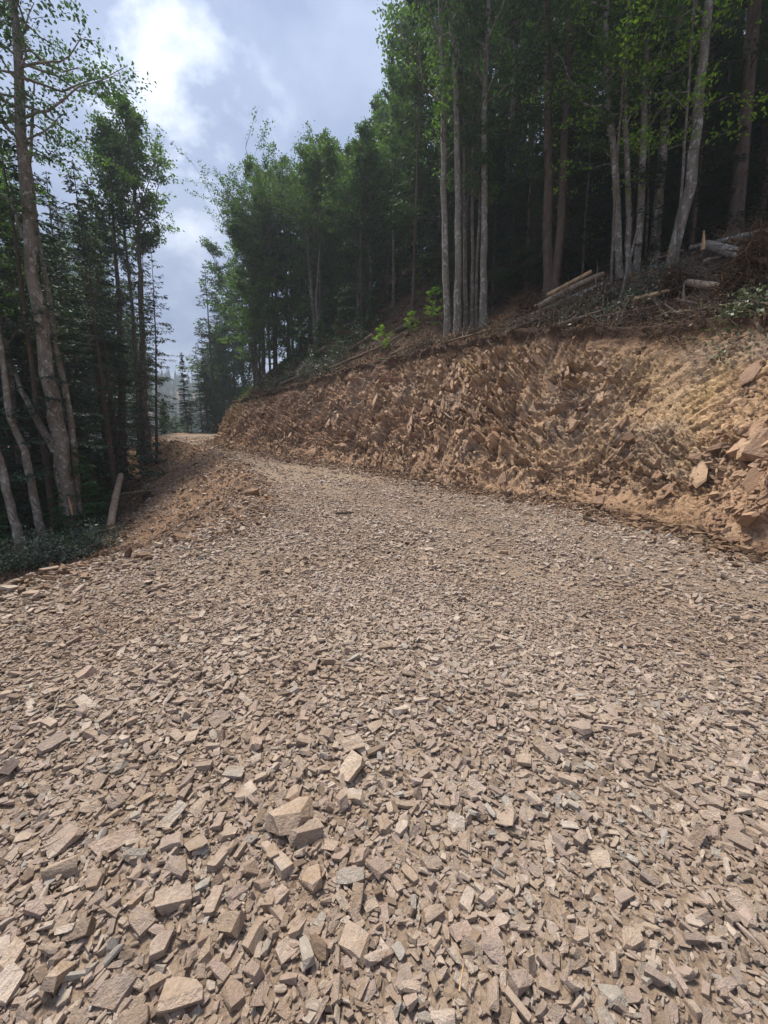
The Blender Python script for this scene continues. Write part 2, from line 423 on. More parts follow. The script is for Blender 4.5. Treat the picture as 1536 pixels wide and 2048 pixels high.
def leafmat(name, stops, trans=.4, tcol=(1.3, 1.5, .5), rough=.6, spec=.18):
    m = MN(name); g = m.n('ShaderNodeNewGeometry')
    rnd = g.outputs['Random Per Island']
    col = m.ramp(rnd, stops)
    col = m.mix(1.0, col, m.ramp(m.noise(m.pos(), .55, 3, .6), [(.3, (.6, .68, .72)), (.7, (1.35, 1.28, 1.1))]), 'MULTIPLY')
    oi = m.n('ShaderNodeObjectInfo').outputs['Random']
    col = m.mix(1.0, col, m.ramp(oi, [(0, (.8, .85, 1.0)), (1, (1.2, 1.12, .9))]), 'MULTIPLY')
    b = m.n('ShaderNodeBsdfPrincipled'); m.l(col, b.inputs['Base Color']); b.inputs['Roughness'].default_value = rough; b.inputs['Specular IOR Level'].default_value = spec
    t = m.n('ShaderNodeBsdfTranslucent'); m.l(m.mix(1.0, col, tcol, 'MULTIPLY'), t.inputs[0])
    mx = m.n('ShaderNodeMixShader'); mx.inputs[0].default_value = trans; m.l(b.outputs[0], mx.inputs[1]); m.l(t.outputs[0], mx.inputs[2])
    o = m.n('ShaderNodeOutputMaterial'); m.l(mx.outputs[0], o.inputs[0]); return m.m
M_leaf = leafmat('beech_leaves', [(0, (.045, .082, .042)), (.5, (.068, .124, .058)), (1, (.105, .175, .075))])
M_fresh = leafmat('young_leaves', [(0, (.10, .20, .03)), (.5, (.16, .28, .035)), (1, (.25, .38, .05))], .5)
M_leafl = leafmat('light_beech_leaves', [(0, (.06, .11, .035)), (.5, (.09, .155, .045)), (1, (.14, .22, .055))], .5)
M_needle = leafmat('fir_needles', [(0, (.022, .043, .029)), (.5, (.034, .065, .04)), (1, (.055, .095, .05))], .12)
M_needle2 = leafmat('young_fir_needles', [(0, (.025, .06, .025)), (.5, (.04, .095, .035)), (1, (.07, .15, .045))], .2)
M_wilt = leafmat('wilted_leaves', [(0, (.05, .075, .04)), (.5, (.11, .14, .09)), (.85, (.22, .25, .19)), (1, (.34, .36, .30))], .2, (1, 1.1, .7), .35)
M_dry = leafmat('dry_leaves', [(0, (.07, .035, .02)), (.4, (.15, .08, .045)), (.8, (.26, .16, .10)), (1, (.38, .26, .18))], .1, (1, .9, .7), .7)

# ------------------------------------------------------------------ ground meshes
def axis(lo, hi, step, far_lo, far_hi):
    a = list(np.arange(lo, hi + 1e-6, step)); s = step
    while a[-1] < far_hi: s *= 1.13; a.append(a[-1] + s)
    s = step
    b = [lo]
    while b[-1] > far_lo: s *= 1.13; b.append(b[-1] - s)
    return np.array(b[:0:-1] + a)
ax = axis(-13, 9.5, .1, -500, 500); ay = axis(.2, 30, .1, -200, 700)
GX, GY = np.meshgrid(ax, ay)
GZ, gdF, gkF, gdL, gkL = terrain(GX, GY, full=True)
nx, ny = len(ax), len(ay)
GV = np.stack([GX.ravel(), GY.ravel(), GZ], 1)
ii, jj = np.meshgrid(np.arange(nx - 1), np.arange(ny - 1)); q0 = (jj * nx + ii).ravel()
GQ = np.stack([q0, q0 + 1, q0 + 1 + nx, q0 + nx], 1)
cdF = gdF[GQ].mean(1); cdL = gdL[GQ].mean(1); cw = WB[gkF[GQ[:, 0]]]
cx, cy = GV[GQ, 0].mean(1), GV[GQ, 1].mean(1)
jit = fbm(cx * 1.3, cy * 1.3, 51, 4)
reg = np.zeros(len(GQ), int)
reg[(cdL > -.85 * smooth(5.5, 7.5, cy) + jit * .4) & (cdF <= 0)] = 1
reg[(cdL > 3.2 + jit * 1.1) & (cdF <= 0)] = 2
reg[(cdF > 0)] = 3
def submesh(name, sel, mat, **k):
    q = GQ[sel]; u, inv = np.unique(q.ravel(), return_inverse=True)
    return link(name, make_mesh(name, GV[u], inv.reshape(-1, 4), smooth_=True), mat, **k)
road = submesh('gravel_road', reg == 0, M_road, kind='structure', label='unsealed forest road of loose crushed tan stone curving away to the left')
emb = submesh('embankment', reg == 1, M_emb, kind='structure', label='loose brown earth slope falling from the road edge to the forest')
floor_ = submesh('forest_floor', reg == 2, M_litter, kind='structure', label='dark shaded forest floor below the road')
hillside = submesh('hillside', reg == 3, M_litter, kind='structure', label='leaf littered forest hillside above the cut bank')

# ------------------------------------------------------------------ the cut bank
def facets(s, q, ca, cb, ang, seed, amp, tilt):
    s, q = s + .30 * fbm(s * .9, q * .9, seed + 40, 3), q + .30 * fbm(s * .9, q * .9, seed + 50, 3)
    ang = ang + .35 * fbm(s * .35, q * .5, seed + 60, 2)
    a = s * np.cos(ang) + q * np.sin(ang); b = -s * np.sin(ang) + q * np.cos(ang)
    ci, cj, da, db = voro(a / ca, b / cb, seed)
    r1 = h2(ci, cj, seed + 5) - .5; r2 = h2(ci, cj, seed + 6) - .5; r3 = h2(ci, cj, seed + 7) - .5
    return amp * r1 * 2 + tilt * (r2 * 2 * da * ca + (r3 * 1.4 + .5) * 2 * db * cb), h2(ci, cj, seed + 8)
s_all = [6.0]
while s_all[-1] < FS[-1] - 25:
    i = np.searchsorted(FS, s_all[-1]); dist = np.linalg.norm(FC[min(i, len(FC) - 1)])
    s_all.append(s_all[-1] + max(.028, min(.12, dist * .0034)))
s_all = np.array(s_all); nq = 150
qq = np.linspace(-.05, 1.06, nq)
S, Q_ = np.meshgrid(s_all, qq, indexing='ij')
fx = np.interp(S, FS, FC[:, 0]); fy = np.interp(S, FS, FC[:, 1])
nxv = np.interp(S, FS, FN[:, 0]); nyv = np.interp(S, FS, FN[:, 1]); nl = np.hypot(nxv, nyv); nxv /= nl; nyv /= nl
hb = np.interp(S, FS, HB); wb = hb / BK
qm = Q_ * np.hypot(hb, wb)                     # metres up the face
px_, py_, _ = project(np.stack([fx, fy, zr(fy) + 1.5], -1))
zoneR = smooth(1040, 1150, px_) * (1 - smooth(1400, 1450, px_)); zoneFR = smooth(1400, 1450, px_); zoneL = 1 - smooth(1040, 1150, px_)
dl1, cl1 = facets(S, qm, .8, .17, R(58), 101, .06, .7); dl2, cl2 = facets(S, qm, .24, .055, R(54), 111, .024, .7)
dr1, cr1 = facets(S, qm, .62, .14, R(122), 121, .05, .5); dr2, cr2 = facets(S, qm, .13, .06, R(115), 131, .02, .5)
df1, cf1 = facets(S, qm, .85, .55, R(75), 141, .13, .16); df2, cf2 = facets(S, qm, .3, .10, R(30), 151, .015, .25)
pocket = .45 + .55 * smooth(-.38, .02, fbm(S * .75, qm * .8, 241, 4))
dr1 = dr1 * .8 + .05 * fbm(S * 2.2, qm * 2.2, 243, 4)
disp = zoneL * (dl1 + dl2) * pocket + zoneR * (dr1 + dr2 * 1.8) * pocket + zoneFR * (df1 * .8 + df2)
disp += .16 * fbm(S * .45, qm * .45, 161, 3) + .07 * fbm(S * 1.7, qm * 1.7, 165, 3) + .02 * fbm(S * 9, qm * 9, 171, 3)
soil = smooth(.84, .93, Q_ + .05 * fbm(S * .6, qm * .2, 181, 3))        # brown topsoil band
talus = 1 - smooth(.04, .2, Q_ + .08 * fbm(S * .5, S * 0, 185, 3))
env = smooth(-.05, .03, Q_) * (1 - smooth(1.0, 1.06, Q_))
disp = disp * (1 - .65 * soil) * (1 - .6 * talus) + talus * (.10 + .05 * fbm(S * 3, qm * 3, 191, 4)) + .16 * soil * fbm(S * 1.8, qm * 2.5, 195, 4)
disp += .12 * smooth(.93, .985, Q_) * (1 + .8 * fbm(S * 1.2, qm * .3, 197, 3))          # overhanging turf lip
disp = disp * env
ang_n = math.atan(1 / BK)                      # face normal leans up
P0x = fx + nxv * wb * Q_; P0y = fy + nyv * wb * Q_
P0z = zr(fy) + hb * np.clip(Q_, -.05, 1)
over = np.clip(Q_ - 1, 0, None) / .06 * .35
P0x += nxv * (over - np.clip(Q_ - 1, 0, None) * wb); P0y += nyv * (over - np.clip(Q_ - 1, 0, None) * wb)
P0z += over * .62 - .06 * (Q_ > 1.05)
Vb = np.stack([P0x - nxv * disp * math.cos(ang_n), P0y - nyv * disp * math.cos(ang_n), P0z + disp * math.sin(ang_n)], -1)
tan = np.array([.375, .245, .145]); red = np.array([.35, .205, .135]); och = np.array([.48, .325, .155]); grey = np.array([.28, .215, .165]); dark = np.array([.085, .05, .032]); brn = np.array([.30, .185, .11])
def lerp(a, b, t): return a + (b - a) * t[..., None]
C = np.broadcast_to(tan, Vb.shape).copy()
C = lerp(C, red, zoneL * smooth(-.25, .35, fbm(S * .25, qm * .4, 201, 3)) * .8)
C = lerp(C, brn, smooth(-.05, .45, fbm(S * .5, qm * .6, 205, 4)) * .6)
C = lerp(C, grey, smooth(.1, .5, fbm(S * .7, qm * .8, 209, 4)) * .6)
pxb, pyb, _ = project(Vb)
def blob(cx_, cy_, rx, ry, ang=0):
    dx = (pxb - cx_); dy = (pyb - cy_); a = R(ang)
    return np.exp(-(((dx * math.cos(a) + dy * math.sin(a)) / rx) ** 2 + ((-dx * math.sin(a) + dy * math.cos(a)) / ry) ** 2))
ochm = blob(925, 728, 60, 25, 10) + .9 * blob(1400, 800, 110, 26, -52) + .7 * blob(1290, 790, 70, 60) + .7 * blob(1260, 740, 60, 30) + .5 * blob(1390, 900, 90, 18, -50)
C = lerp(C, och, np.clip(ochm * (.8 + .9 * fbm(S * 1.5, qm * 1.5, 213, 4)), 0, 1) * .75)
C = lerp(C, np.array([.37, .235, .16]), zoneFR * .55)
cell = zoneL * cl1 + zoneR * cr1 + zoneFR * cf1; cell2 = zoneL * cl2 + zoneR * cr2 + zoneFR * cf2
C *= (.74 + .42 * cell + .24 * cell2)[..., None]
C = lerp(C, brn * .9, soil * .85)
C = lerp(C, dark, smooth(.92, .965, Q_ + .02 * fbm(S * 2, S * 0, 199, 3)))
C = lerp(C, brn * 1.0, talus * .8)
ns, nqv = S.shape
i0 = (np.arange(ns - 1)[:, None] * nqv + np.arange(nqv - 1)[None]).ravel()
bq = np.stack([i0, i0 + nqv, i0 + nqv + 1, i0 + 1], 1)
me = make_mesh('cut_bank', Vb.reshape(-1, 3), bq); color_attr(me, 'tint', C.reshape(-1, 3))
bank = link('cut_bank', me, M_bank, kind='structure', label='steep freshly cut bank of shattered reddish brown rock along the road')

# ------------------------------------------------------------------ stones
def stone_mesh(name, kind, rs, mat):
    r = random.Random(rs); bm = bmesh.new(); pts = []
    if kind == 'slab':
        k = r.choice((4, 5, 5, 6)); th = r.uniform(.16, .3); el = r.uniform(.55, .95); a0 = r.random() * 6
        tx, ty = r.uniform(-.12, .12), r.uniform(-.12, .12); sh = (r.uniform(-.08, .08), r.uniform(-.08, .08))
        for i in range(k):
            a = a0 + (i + r.uniform(-.33, .33)) * 2 * math.pi / k; rad = r.uniform(.8, 1.1) * .5
            x, y = math.cos(a) * rad, math.sin(a) * rad * el; s = r.uniform(.78, .98)
            pts += [(x, y, -th / 2), (x * s + sh[0], y * s + sh[1], th / 2 + tx * x * 2 + ty * y * 2)]
        pts += [(p[0] * 1.04, p[1] * 1.04, r.uniform(-.3, .3) * th) for p in pts[::3]]
    elif kind == 'chunk':
        sx, sy, sz = .55, r.uniform(.3, .5), r.uniform(.18, .34)
        bmesh.ops.create_cube(bm, size=1); 
        for v_ in bm.verts: v_.co = Vector((v_.co.x * 2 * sx * r.uniform(.8, 1.1), v_.co.y * 2 * sy * r.uniform(.75, 1.1), v_.co.z * 2 * sz * r.uniform(.8, 1.15)))
        for _ in range(r.choice((4, 5, 6))):
            nrm_ = Vector((r.gauss(0, 1) / sx, r.gauss(0, 1) / sy, r.gauss(0, .55) / sz)).normalized()
            ext = max(v_.co.dot(nrm_) for v_ in bm.verts)
            bmesh.ops.bisect_plane(bm, geom=bm.verts[:] + bm.edges[:] + bm.faces[:], plane_co=nrm_ * ext * r.uniform(.5, .82), plane_no=nrm_, clear_outer=True)
        pts = [tuple(v_.co) for v_ in bm.verts]; bm.clear()
    elif kind == 'wedge':
        for x in (-.5, -.15, .2, .5):
            t = .5 - .38 * (x + .5)
            for y in (-1, 1): pts.append((x, y * .3 * r.uniform(.5, 1), -t * .35)); pts.append((x * r.uniform(.8, 1), y * .3 * r.uniform(.3, 1), t * r.uniform(.35, .8)))
    elif kind == 'shard':
        th = r.uniform(.08, .16); k = 5
        for i in range(k):
            a = (i + r.uniform(-.3, .3)) * 2 * math.pi / k; x, y = math.cos(a) * .5, math.sin(a) * r.uniform(.16, .3)
            pts += [(x, y, -th / 2), (x * .93, y * .9, th / 2 * r.uniform(.6, 1.3))]
    for p in pts: bm.verts.new(p)
    res = bmesh.ops.convex_hull(bm, input=bm.verts)
    for v_ in [v_ for v_ in bm.verts if not v_.link_faces]: bm.verts.remove(v_)
    bmesh.ops.dissolve_limit(bm, angle_limit=R(7), verts=bm.verts, edges=bm.edges)
    me = bpy.data.meshes.new(name); bm.to_mesh(me); bm.free(); me.materials.append(mat); return me
kinds = ['slab'] * 9 + ['chunk'] * 9 + ['wedge'] * 3 + ['shard'] * 4
SM = [stone_mesh('stone', k, i, M_stone) for i, k in enumerate(kinds)]
BM_ = [stone_mesh('rock_slab', k, 100 + i, M_bankrock) for i, k in enumerate(['shard'] * 6 + ['slab'] * 5 + ['wedge'] * 2)]
CM = [stone_mesh('soil_clod', k, 200 + i, M_clod) for i, k in enumerate(['chunk'] * 4 + ['slab'] * 3)]
def source_collection(name, meshes):
    c = bpy.data.collections.new(name)
    for i, me in enumerate(meshes):
        o = bpy.data.objects.new('%s_%03d' % (name, i), me); c.objects.link(o)
    return c
def gn_scatter(name, P, ROT, SCL, IDX, coll, parent=None, mat=None, **k):
    me = bpy.data.meshes.new(name); me.vertices.add(len(P)); me.vertices.foreach_set('co', np.asarray(P, np.float32).ravel())
    a = me.attributes.new('rot', 'FLOAT_VECTOR', 'POINT'); a.data.foreach_set('vector', np.asarray(ROT, np.float32).ravel())
    a = me.attributes.new('scl', 'FLOAT_VECTOR', 'POINT'); a.data.foreach_set('vector', np.asarray(SCL, np.float32).ravel())
    a = me.attributes.new('idx', 'INT', 'POINT'); a.data.foreach_set('value', np.asarray(IDX, np.int32))
    o = link(name, me, None, parent, **k)
    t = bpy.data.node_groups.new(name + '_nodes', 'GeometryNodeTree')
    t.interface.new_socket('Geometry', in_out='INPUT', socket_type='NodeSocketGeometry'); t.interface.new_socket('Geometry', in_out='OUTPUT', socket_type='NodeSocketGeometry')
    gi = t.nodes.new('NodeGroupInput'); go = t.nodes.new('NodeGroupOutput'); ins = t.nodes.new('GeometryNodeInstanceOnPoints')
    ci = t.nodes.new('GeometryNodeCollectionInfo'); ci.inputs['Collection'].default_value = coll; ci.inputs['Separate Children'].default_value = True; ci.inputs['Reset Children'].default_value = True
    def named(nm, dt):
        n = t.nodes.new('GeometryNodeInputNamedAttribute'); n.data_type = dt; n.inputs['Name'].default_value = nm; return n.outputs['Attribute']
    t.links.new(gi.outputs[0], ins.inputs['Points']); t.links.new(ci.outputs[0], ins.inputs['Instance'])
    ins.inputs['Pick Instance'].default_value = True
    t.links.new(named('idx', 'INT'), ins.inputs['Instance Index'])
    er = t.nodes.new('FunctionNodeEulerToRotation'); t.links.new(named('rot', 'FLOAT_VECTOR'), er.inputs[0]); t.links.new(er.outputs[0], ins.inputs['Rotation'])
    t.links.new(named('scl', 'FLOAT_VECTOR'), ins.inputs['Scale']); t.links.new(ins.outputs[0], go.inputs[0])
    md = o.modifiers.new('scatter', 'NODES'); md.node_group = t
    return o
SC_stone = source_collection('stone_source', SM); SC_rock = source_collection('rock_source', BM_); SC_clod = source_collection('clod_source', CM)

def fan(n, r0, r1, a0=-60, a1=60):                         # uniform in area inside the view fan and a margin round it
    r = np.sqrt(rng.uniform(r0 * r0, r1 * r1, n)); a = rng.uniform(R(a0), R(a1), n)
    return r * np.sin(a), r * np.cos(a)
def density(x, y):                          # patches of finer, driven-over material
    return np.clip(.62 + 1.5 * fbm(x * .38, y * .38, 61, 3) + .8 * fbm(x * 1.3, y * 1.3, 64, 3), 0, 1)
def track(x, y, dF):                        # two bands pressed smooth by wheels
    o = .25 * np.sin(np.asarray(y) * .35)
    return (.75 * np.exp(-((dF + 1.9 + o) / .42) ** 2) + .75 * np.exp(-((dF + 3.6 + o) / .42) ** 2)) * smooth(1.2, 3.0, y)
big = []                                     # x, y, size, (pixel known)
cells = {}
def free(x, y, s):
    g = .12; i, j = int(math.floor(x / g)), int(math.floor(y / g)); rr = int(s / g) + 2
    for a in range(i - rr, i + rr + 1):
        for b in range(j - rr, j + rr + 1):
            for (u, v, q) in cells.get((a, b), ()):
                if (u - x) ** 2 + (v - y) ** 2 < (.44 * (q + s)) ** 2: return False
    return True
def claim(x, y, s): cells.setdefault((int(math.floor(x / .12)), int(math.floor(y / .12))), []).append((x, y, s))
# stones one can point at in the photograph: px, py, width px, kind index, tilt, label
NOTED = [(588, 1628, 105, 9, .3, 'large pinkish tan angular stone'), (608, 1672, 75, 12, .15, None), (232, 1680, 100, 2, .2, 'broad flat tan slab with a dark underside'),
 (700, 1545, 62, 10, .5, 'dark brown blocky stone'), (700, 1490, 55, 11, .4, 'rust brown block tipped on its side'), (512, 1500, 46, 13, .6, 'dark block with a grey white face'),
 (1088, 1512, 56, 14, .4, 'tan block topping a small heap'), (130, 1705, 62, 15, .3, None), (620, 1760, 78, 4, .15, 'cracked flat tan slab'), (700, 1745, 66, 18, .3, None),
 (235, 1975, 100, 5, .1, 'large cracked flat slab beside the left corner'), (368, 2010, 85, 16, .1, 'large pale rounded stone at the lower edge'), (30, 1940, 90, 6, .15, None),
 (25, 2000, 85, 1, .2, None), (320, 1890, 75, 7, .12, 'grey green speckled stone'), (505, 1935, 62, 19, .4, None), (578, 1905, 50, 10, .3, None), (640, 1920, 50, 12, .1, None),
 (465, 1985, 75, 3, .3, None), (412, 1908, 70, 8, .3, None), (520, 1995, 70, 2, .5, None), (1090, 1975, 60, 0, .15, 'pale grey slab with an orange edge'), (1010, 1648, 48, 15, .4, None),
 (190, 1770, 62, 7, .5, None), (20, 1535, 66, 20, .7, 'dark wedge standing up at the left edge'), (105, 1497, 56, 13, .3, None), (440, 1440, 42, 10, .5, None), (1165, 1455, 70, 0, .2, 'flat slab lying across the heap'),
 (1048, 1530, 52, 5, .2, None), (640, 1545, 40, 9, .5, None), (345, 1635, 70, 2, .2, None), (350, 1700, 52, 11, .3, None), (440, 1715, 48, 14, .2, None), (860, 1742, 45, 10, .3, None), (1200, 1735, 40, 15, .2, None),
 (805, 1660, 42, 16, .2, 'pale grey block'), (770, 1640, 44, 9, .3, None), (20, 1180, 30, 10, .2, 'pale block on the left lip of the road'), (245, 1132, 32, 12, .2, 'pinkish boulder on the road shoulder'), (1480, 1690, 46, 10, .2, None), (1425, 1670, 34, 9, .2, None),
 (915, 1240, 32, 3, .1, None), (995, 1208, 30, 4, .1, None), (60, 1185, 40, 0, .1, None), (170, 1350, 60, 5, .1, 'thin flat slab lying level'), (80, 1190, 34, 4, .15, None), (1445, 1705, 30, 12, .3, None)]
indiv = []
ent = empty
for (px, py, wd, vi, tl, lab) in NOTED:
    P, t = hit(px, py + wd * .2, tmin=.5); s = wd * t / FPX * .86
    cells_ok = claim(P[0], P[1], s)
    indiv.append((P[0], P[1], s, vi, tl, lab))
bx, by = fan(24000, .55, 13.0); bx2, by2 = fan(13000, .5, 5.0); bx = np.concatenate([bx, bx2]); by = np.concatenate([by, by2])
bs = np.exp(rng.normal(math.log(.056), .36, bx.size)); bs = np.clip(bs, .04, .17)
dn = density(bx, by); keep = rng.random(bx.size) < .25 + .75 * dn
bx, by, bs = bx[keep], by[keep], bs[keep]; o_ = np.argsort(-bs)
dF_, _ = nearest(bx, by, FC, FN); dL_, _ = nearest(bx, by, LC, LN); okm = (dF_ < .2) & (-dL_ < 1.2)
bigs = []
for i in o_:
    if not okm[i]: continue
    cz = 1 / (1 + math.exp((bx[i] - .22 * by[i] - .25) / .35)) * (1 if by[i] < 5 else .6)
    if rng.random() > .10 + .90 * cz: continue
    if bs[i] > max(.055, .125 - .017 * by[i]) * (.8 if bx[i] > .3 else 1): continue
    if track(bx[i], by[i], dF_[i]) > rng.random() * 1.15: continue
    x, y, s = bx[i], by[i], bs[i]
    if free(x, y, s): claim(x, y, s); bigs.append((x, y, s))
bigs = np.array(bigs)
pxx, pyy, dep = project(np.stack([bigs[:, 0], bigs[:, 1], zr(bigs[:, 1])], 1))
inview = (dep > .2) & (pxx > -20) & (pxx < 1556) & (pyy < 2070)
rank = np.where(inview, bigs[:, 2] / dep, 0); ordr = np.argsort(-rank)
NI = 300 - len(indiv)
for i in ordr[:NI]: indiv.append((bigs[i, 0], bigs[i, 1], bigs[i, 2], int(rng.integers(len(SM))), abs(rng.normal(0, .35)), None))
ix = np.array([q[0] for q in indiv]); iy = np.array([q[1] for q in indiv]); iz = terrain(ix, iy)
for (x, y, s, vi, tl, lab), z in zip(indiv, iz):
    o = bpy.data.objects.new('stone', SM[vi % len(SM)]); COL.objects.link(o); o.parent = road
    a = random.random() * 6.28
    o.rotation_euler = Euler((math.cos(a) * tl, math.sin(a) * tl, random.random() * 6.28))
    zs = random.uniform(.55, .95); o.scale = (s, s * random.uniform(.8, 1), s * zs)
    o.location = (x, y, z + s * random.uniform(.10, .2))
    if lab: o['label'] = lab
def stuff_stones(name, x, y, s, tilt, lift, meshes, coll, parent, label, zover=None):
    z = terrain(x, y) if zover is None else zover
    n = x.size; P = np.stack([x, y, z + s * rng.uniform(lift[0], lift[1], n)], 1)
    a = rng.uniform(0, 6.28, n); tl = np.abs(rng.normal(0, tilt, n))
    ROT = np.stack([np.cos(a) * tl, np.sin(a) * tl, rng.uniform(0, 6.28, n)], 1)
    SCL = np.stack([s * rng.uniform(.9, 1.35, n), s * rng.uniform(.5, 1.05, n), s * rng.uniform(.5, 1.05, n)], 1)
    return gn_scatter(name, P, ROT, SCL, rng.integers(0, meshes, n), coll, parent, kind='stuff', label=label)
rest = bigs[ordr[NI:]]
X, Y, SZ = [rest[:, 0]], [rest[:, 1]], [rest[:, 2]]
def add_layer(n, r0, r1, med, sg, lo, hi, dmin=.0, inv=False, lmax=.6, a0=-60, a1=60):
    x, y = fan(n, r0, r1, a0, a1); s = np.clip(np.exp(rng.normal(math.log(med), sg, n)), lo, hi)
    dF_, _ = nearest(x, y, FC, FN); dL_, _ = nearest(x, y, LC, LN); d = density(x, y); d = 1 - d if inv else d
    ed = smooth(-1.3, -.1, -dL_ + .5 * fbm(x * .8, y * .8, 77, 3)) * smooth(5.5, 7.5, y) * .85
    tk = track(x, y, dF_) * (1 if med > .03 else .45)
    k = (dF_ < .35) & (-dL_ < lmax) & (rng.random(n) < (dmin + (1 - dmin) * d) * (1 - ed) * (1 - tk))
    X.append(x[k]); Y.append(y[k]); SZ.append(s[k])
add_layer(34000, .45, 4.5, .034, .28, .02, .07, .5)
add_layer(60000, .45, 4.5, .018, .35, .010, .035, .85)
add_layer(85000, 4.5, 13, .042, .35, .02, .10, .5)
add_layer(45000, 4.5, 9, .022, .3, .014, .035, .9)
add_layer(70000, 12, 40, .07, .35, .03, .15, .55, a0=-48, a1=16)
X = np.concatenate(X); Y = np.concatenate(Y); SZ = np.concatenate(SZ)
print('stones', X.size)
stuff_stones('crushed_stone', X, Y, SZ, .42, (.06, .34), len(SM), SC_stone, road, 'loose crushed stone covering the road')
# embankment: clods and stones
n = 26000; t = rng.random(n); k = rng.integers(np.searchsorted(LC[:, 1], 3.0), np.searchsorted(LC[:170, 1], 34) if False else len(LC) - 1, n)
k = rng.integers(int(np.argmin(np.abs(LC[:, 1] - 3))), int(np.argmin(np.abs(LC[:, 1] - 38))), n)
off = -rng.uniform(-1.0, 3.8, n); jt = rng.uniform(-.2, .2, n); x = LC[k, 0] + LN[k, 0] * off - LN[k, 1] * jt; y = LC[k, 1] + LN[k, 1] * off + LN[k, 0] * jt
s = np.clip(np.exp(rng.normal(math.log(.05), .5, n)), .02, .26)
stuff_stones('soil_clods', x[:15000], y[:15000], s[:15000] * 1.15, .5, (.0, .25), len(CM), SC_clod, emb, 'loose clods of brown soil on the slope')
stuff_stones('slope_stones', x[15000:], y[15000:], s[15000:], .6, (.0, .25), len(SM), SC_stone, emb, 'stones strewn over the earth slope')
# talus along the bank foot
n = 17000; k = rng.integers(int(np.argmin(np.abs(FC[:, 1] - 0))), int(np.argmin(np.abs(FC[:, 1] - 31))), n)
off = np.abs(rng.normal(0, .6, n)) * rng.choice((-1, 1), n, p=(.6, .4)); jt = rng.uniform(-.2, .2, n); x = FC[k, 0] + FN[k, 0] * off - FN[k, 1] * jt; y = FC[k, 1] + FN[k, 1] * off + FN[k, 0] * jt
off = np.clip(off, -2, .6)
zt = terrain(x, y, recess=False) + .06 * np.exp(-off ** 2 * 4)
s = np.clip(np.exp(rng.normal(math.log(.055), .5, n)), .02, .24)
stuff_stones('talus_rubble', x, y, s, .6, (.0, .3), len(CM), SC_clod, bank, 'crumbled rubble at the foot of the bank', zt)
# shattered slabs sticking out of the face
n = 30000; si = rng.integers(0, ns - 1, n * 3); qi = rng.integers(6, int(nqv * .92), n * 3)
sp = np.gradient(s_all)[si]; kp = rng.random(n * 3) < np.clip(sp / .06, .3, 1) * np.clip(pocket[si, qi] * 1.5 - .4, .3, 1); si, qi = si[kp][:n], qi[kp][:n]; n = si.size
Pb = Vb[si, qi]; zl = zoneL[si, qi]; zrr = zoneR[si, qi]; qv = Q_[si, qi]
beta = np.where(rng.random(n) < zl, R(58), R(122)) + rng.normal(0, .28, n)
tx, ty = -nyv[si, qi], nxv[si, qi]             # along the bank (increasing s)
upn = np.stack([nxv[si, qi] * math.sin(ang_n), nyv[si, qi] * math.sin(ang_n), np.full(n, math.cos(ang_n))], 1)   # up the face
alg = np.stack([tx, ty, np.zeros(n)], 1)
outn = np.stack([-nxv[si, qi] * math.cos(ang_n), -nyv[si, qi] * math.cos(ang_n), np.full(n, math.sin(ang_n))], 1)
ea = alg * np.cos(beta)[:, None] + upn * np.sin(beta)[:, None]
nn = unit(outn + rng.normal(0, 1, (n, 3)) * (.5 - .2 * zl)[:, None]); ea = unit(ea - nn * (ea * nn).sum(1, keepdims=True)); eb = np.cross(nn, ea)
def mats_to_euler(ex, ey, ez):                # columns -> XYZ euler
    sy = np.hypot(ex[:, 0], ex[:, 1])
    return np.stack([np.arctan2(ey[:, 2], ez[:, 2]), np.arctan2(-ex[:, 2], sy), np.arctan2(ex[:, 1], ex[:, 0])], 1)
ROT = mats_to_euler(ea, eb, nn)
clus = fbm(S[si, qi] * .9, qm[si, qi] * .9, 233, 3)
s = np.clip(np.exp(rng.normal(math.log(.085), .5, n) + 1.3 * clus), .03, .5) * np.where(qv > .84, .5, 1) * np.where(rng.random(n) < zrr, .72, 1)
pxr, pyr, dr = project(Pb)
rk = np.argsort(-np.where((pxr > 0) & (pxr < 1536) & (dr > 0), s / np.maximum(dr, .1), 0))
top = rk[:282]; oth = rk[282:]
SCL = np.stack([s * (1 + .7 * zl * rng.random(n)), s * rng.uniform(.6, 1.1, n), s * rng.uniform(.5, 1.2, n)], 1)
Pc = Pb + outn * (s * .06)[:, None]
ridx = rng.integers(0, len(BM_), n)
for i in top:
    o = bpy.data.objects.new('rock_slab', BM_[ridx[i]]); COL.objects.link(o); o.parent = bank
    o.location = Pc[i]; o.rotation_euler = ROT[i]; o.scale = SCL[i]
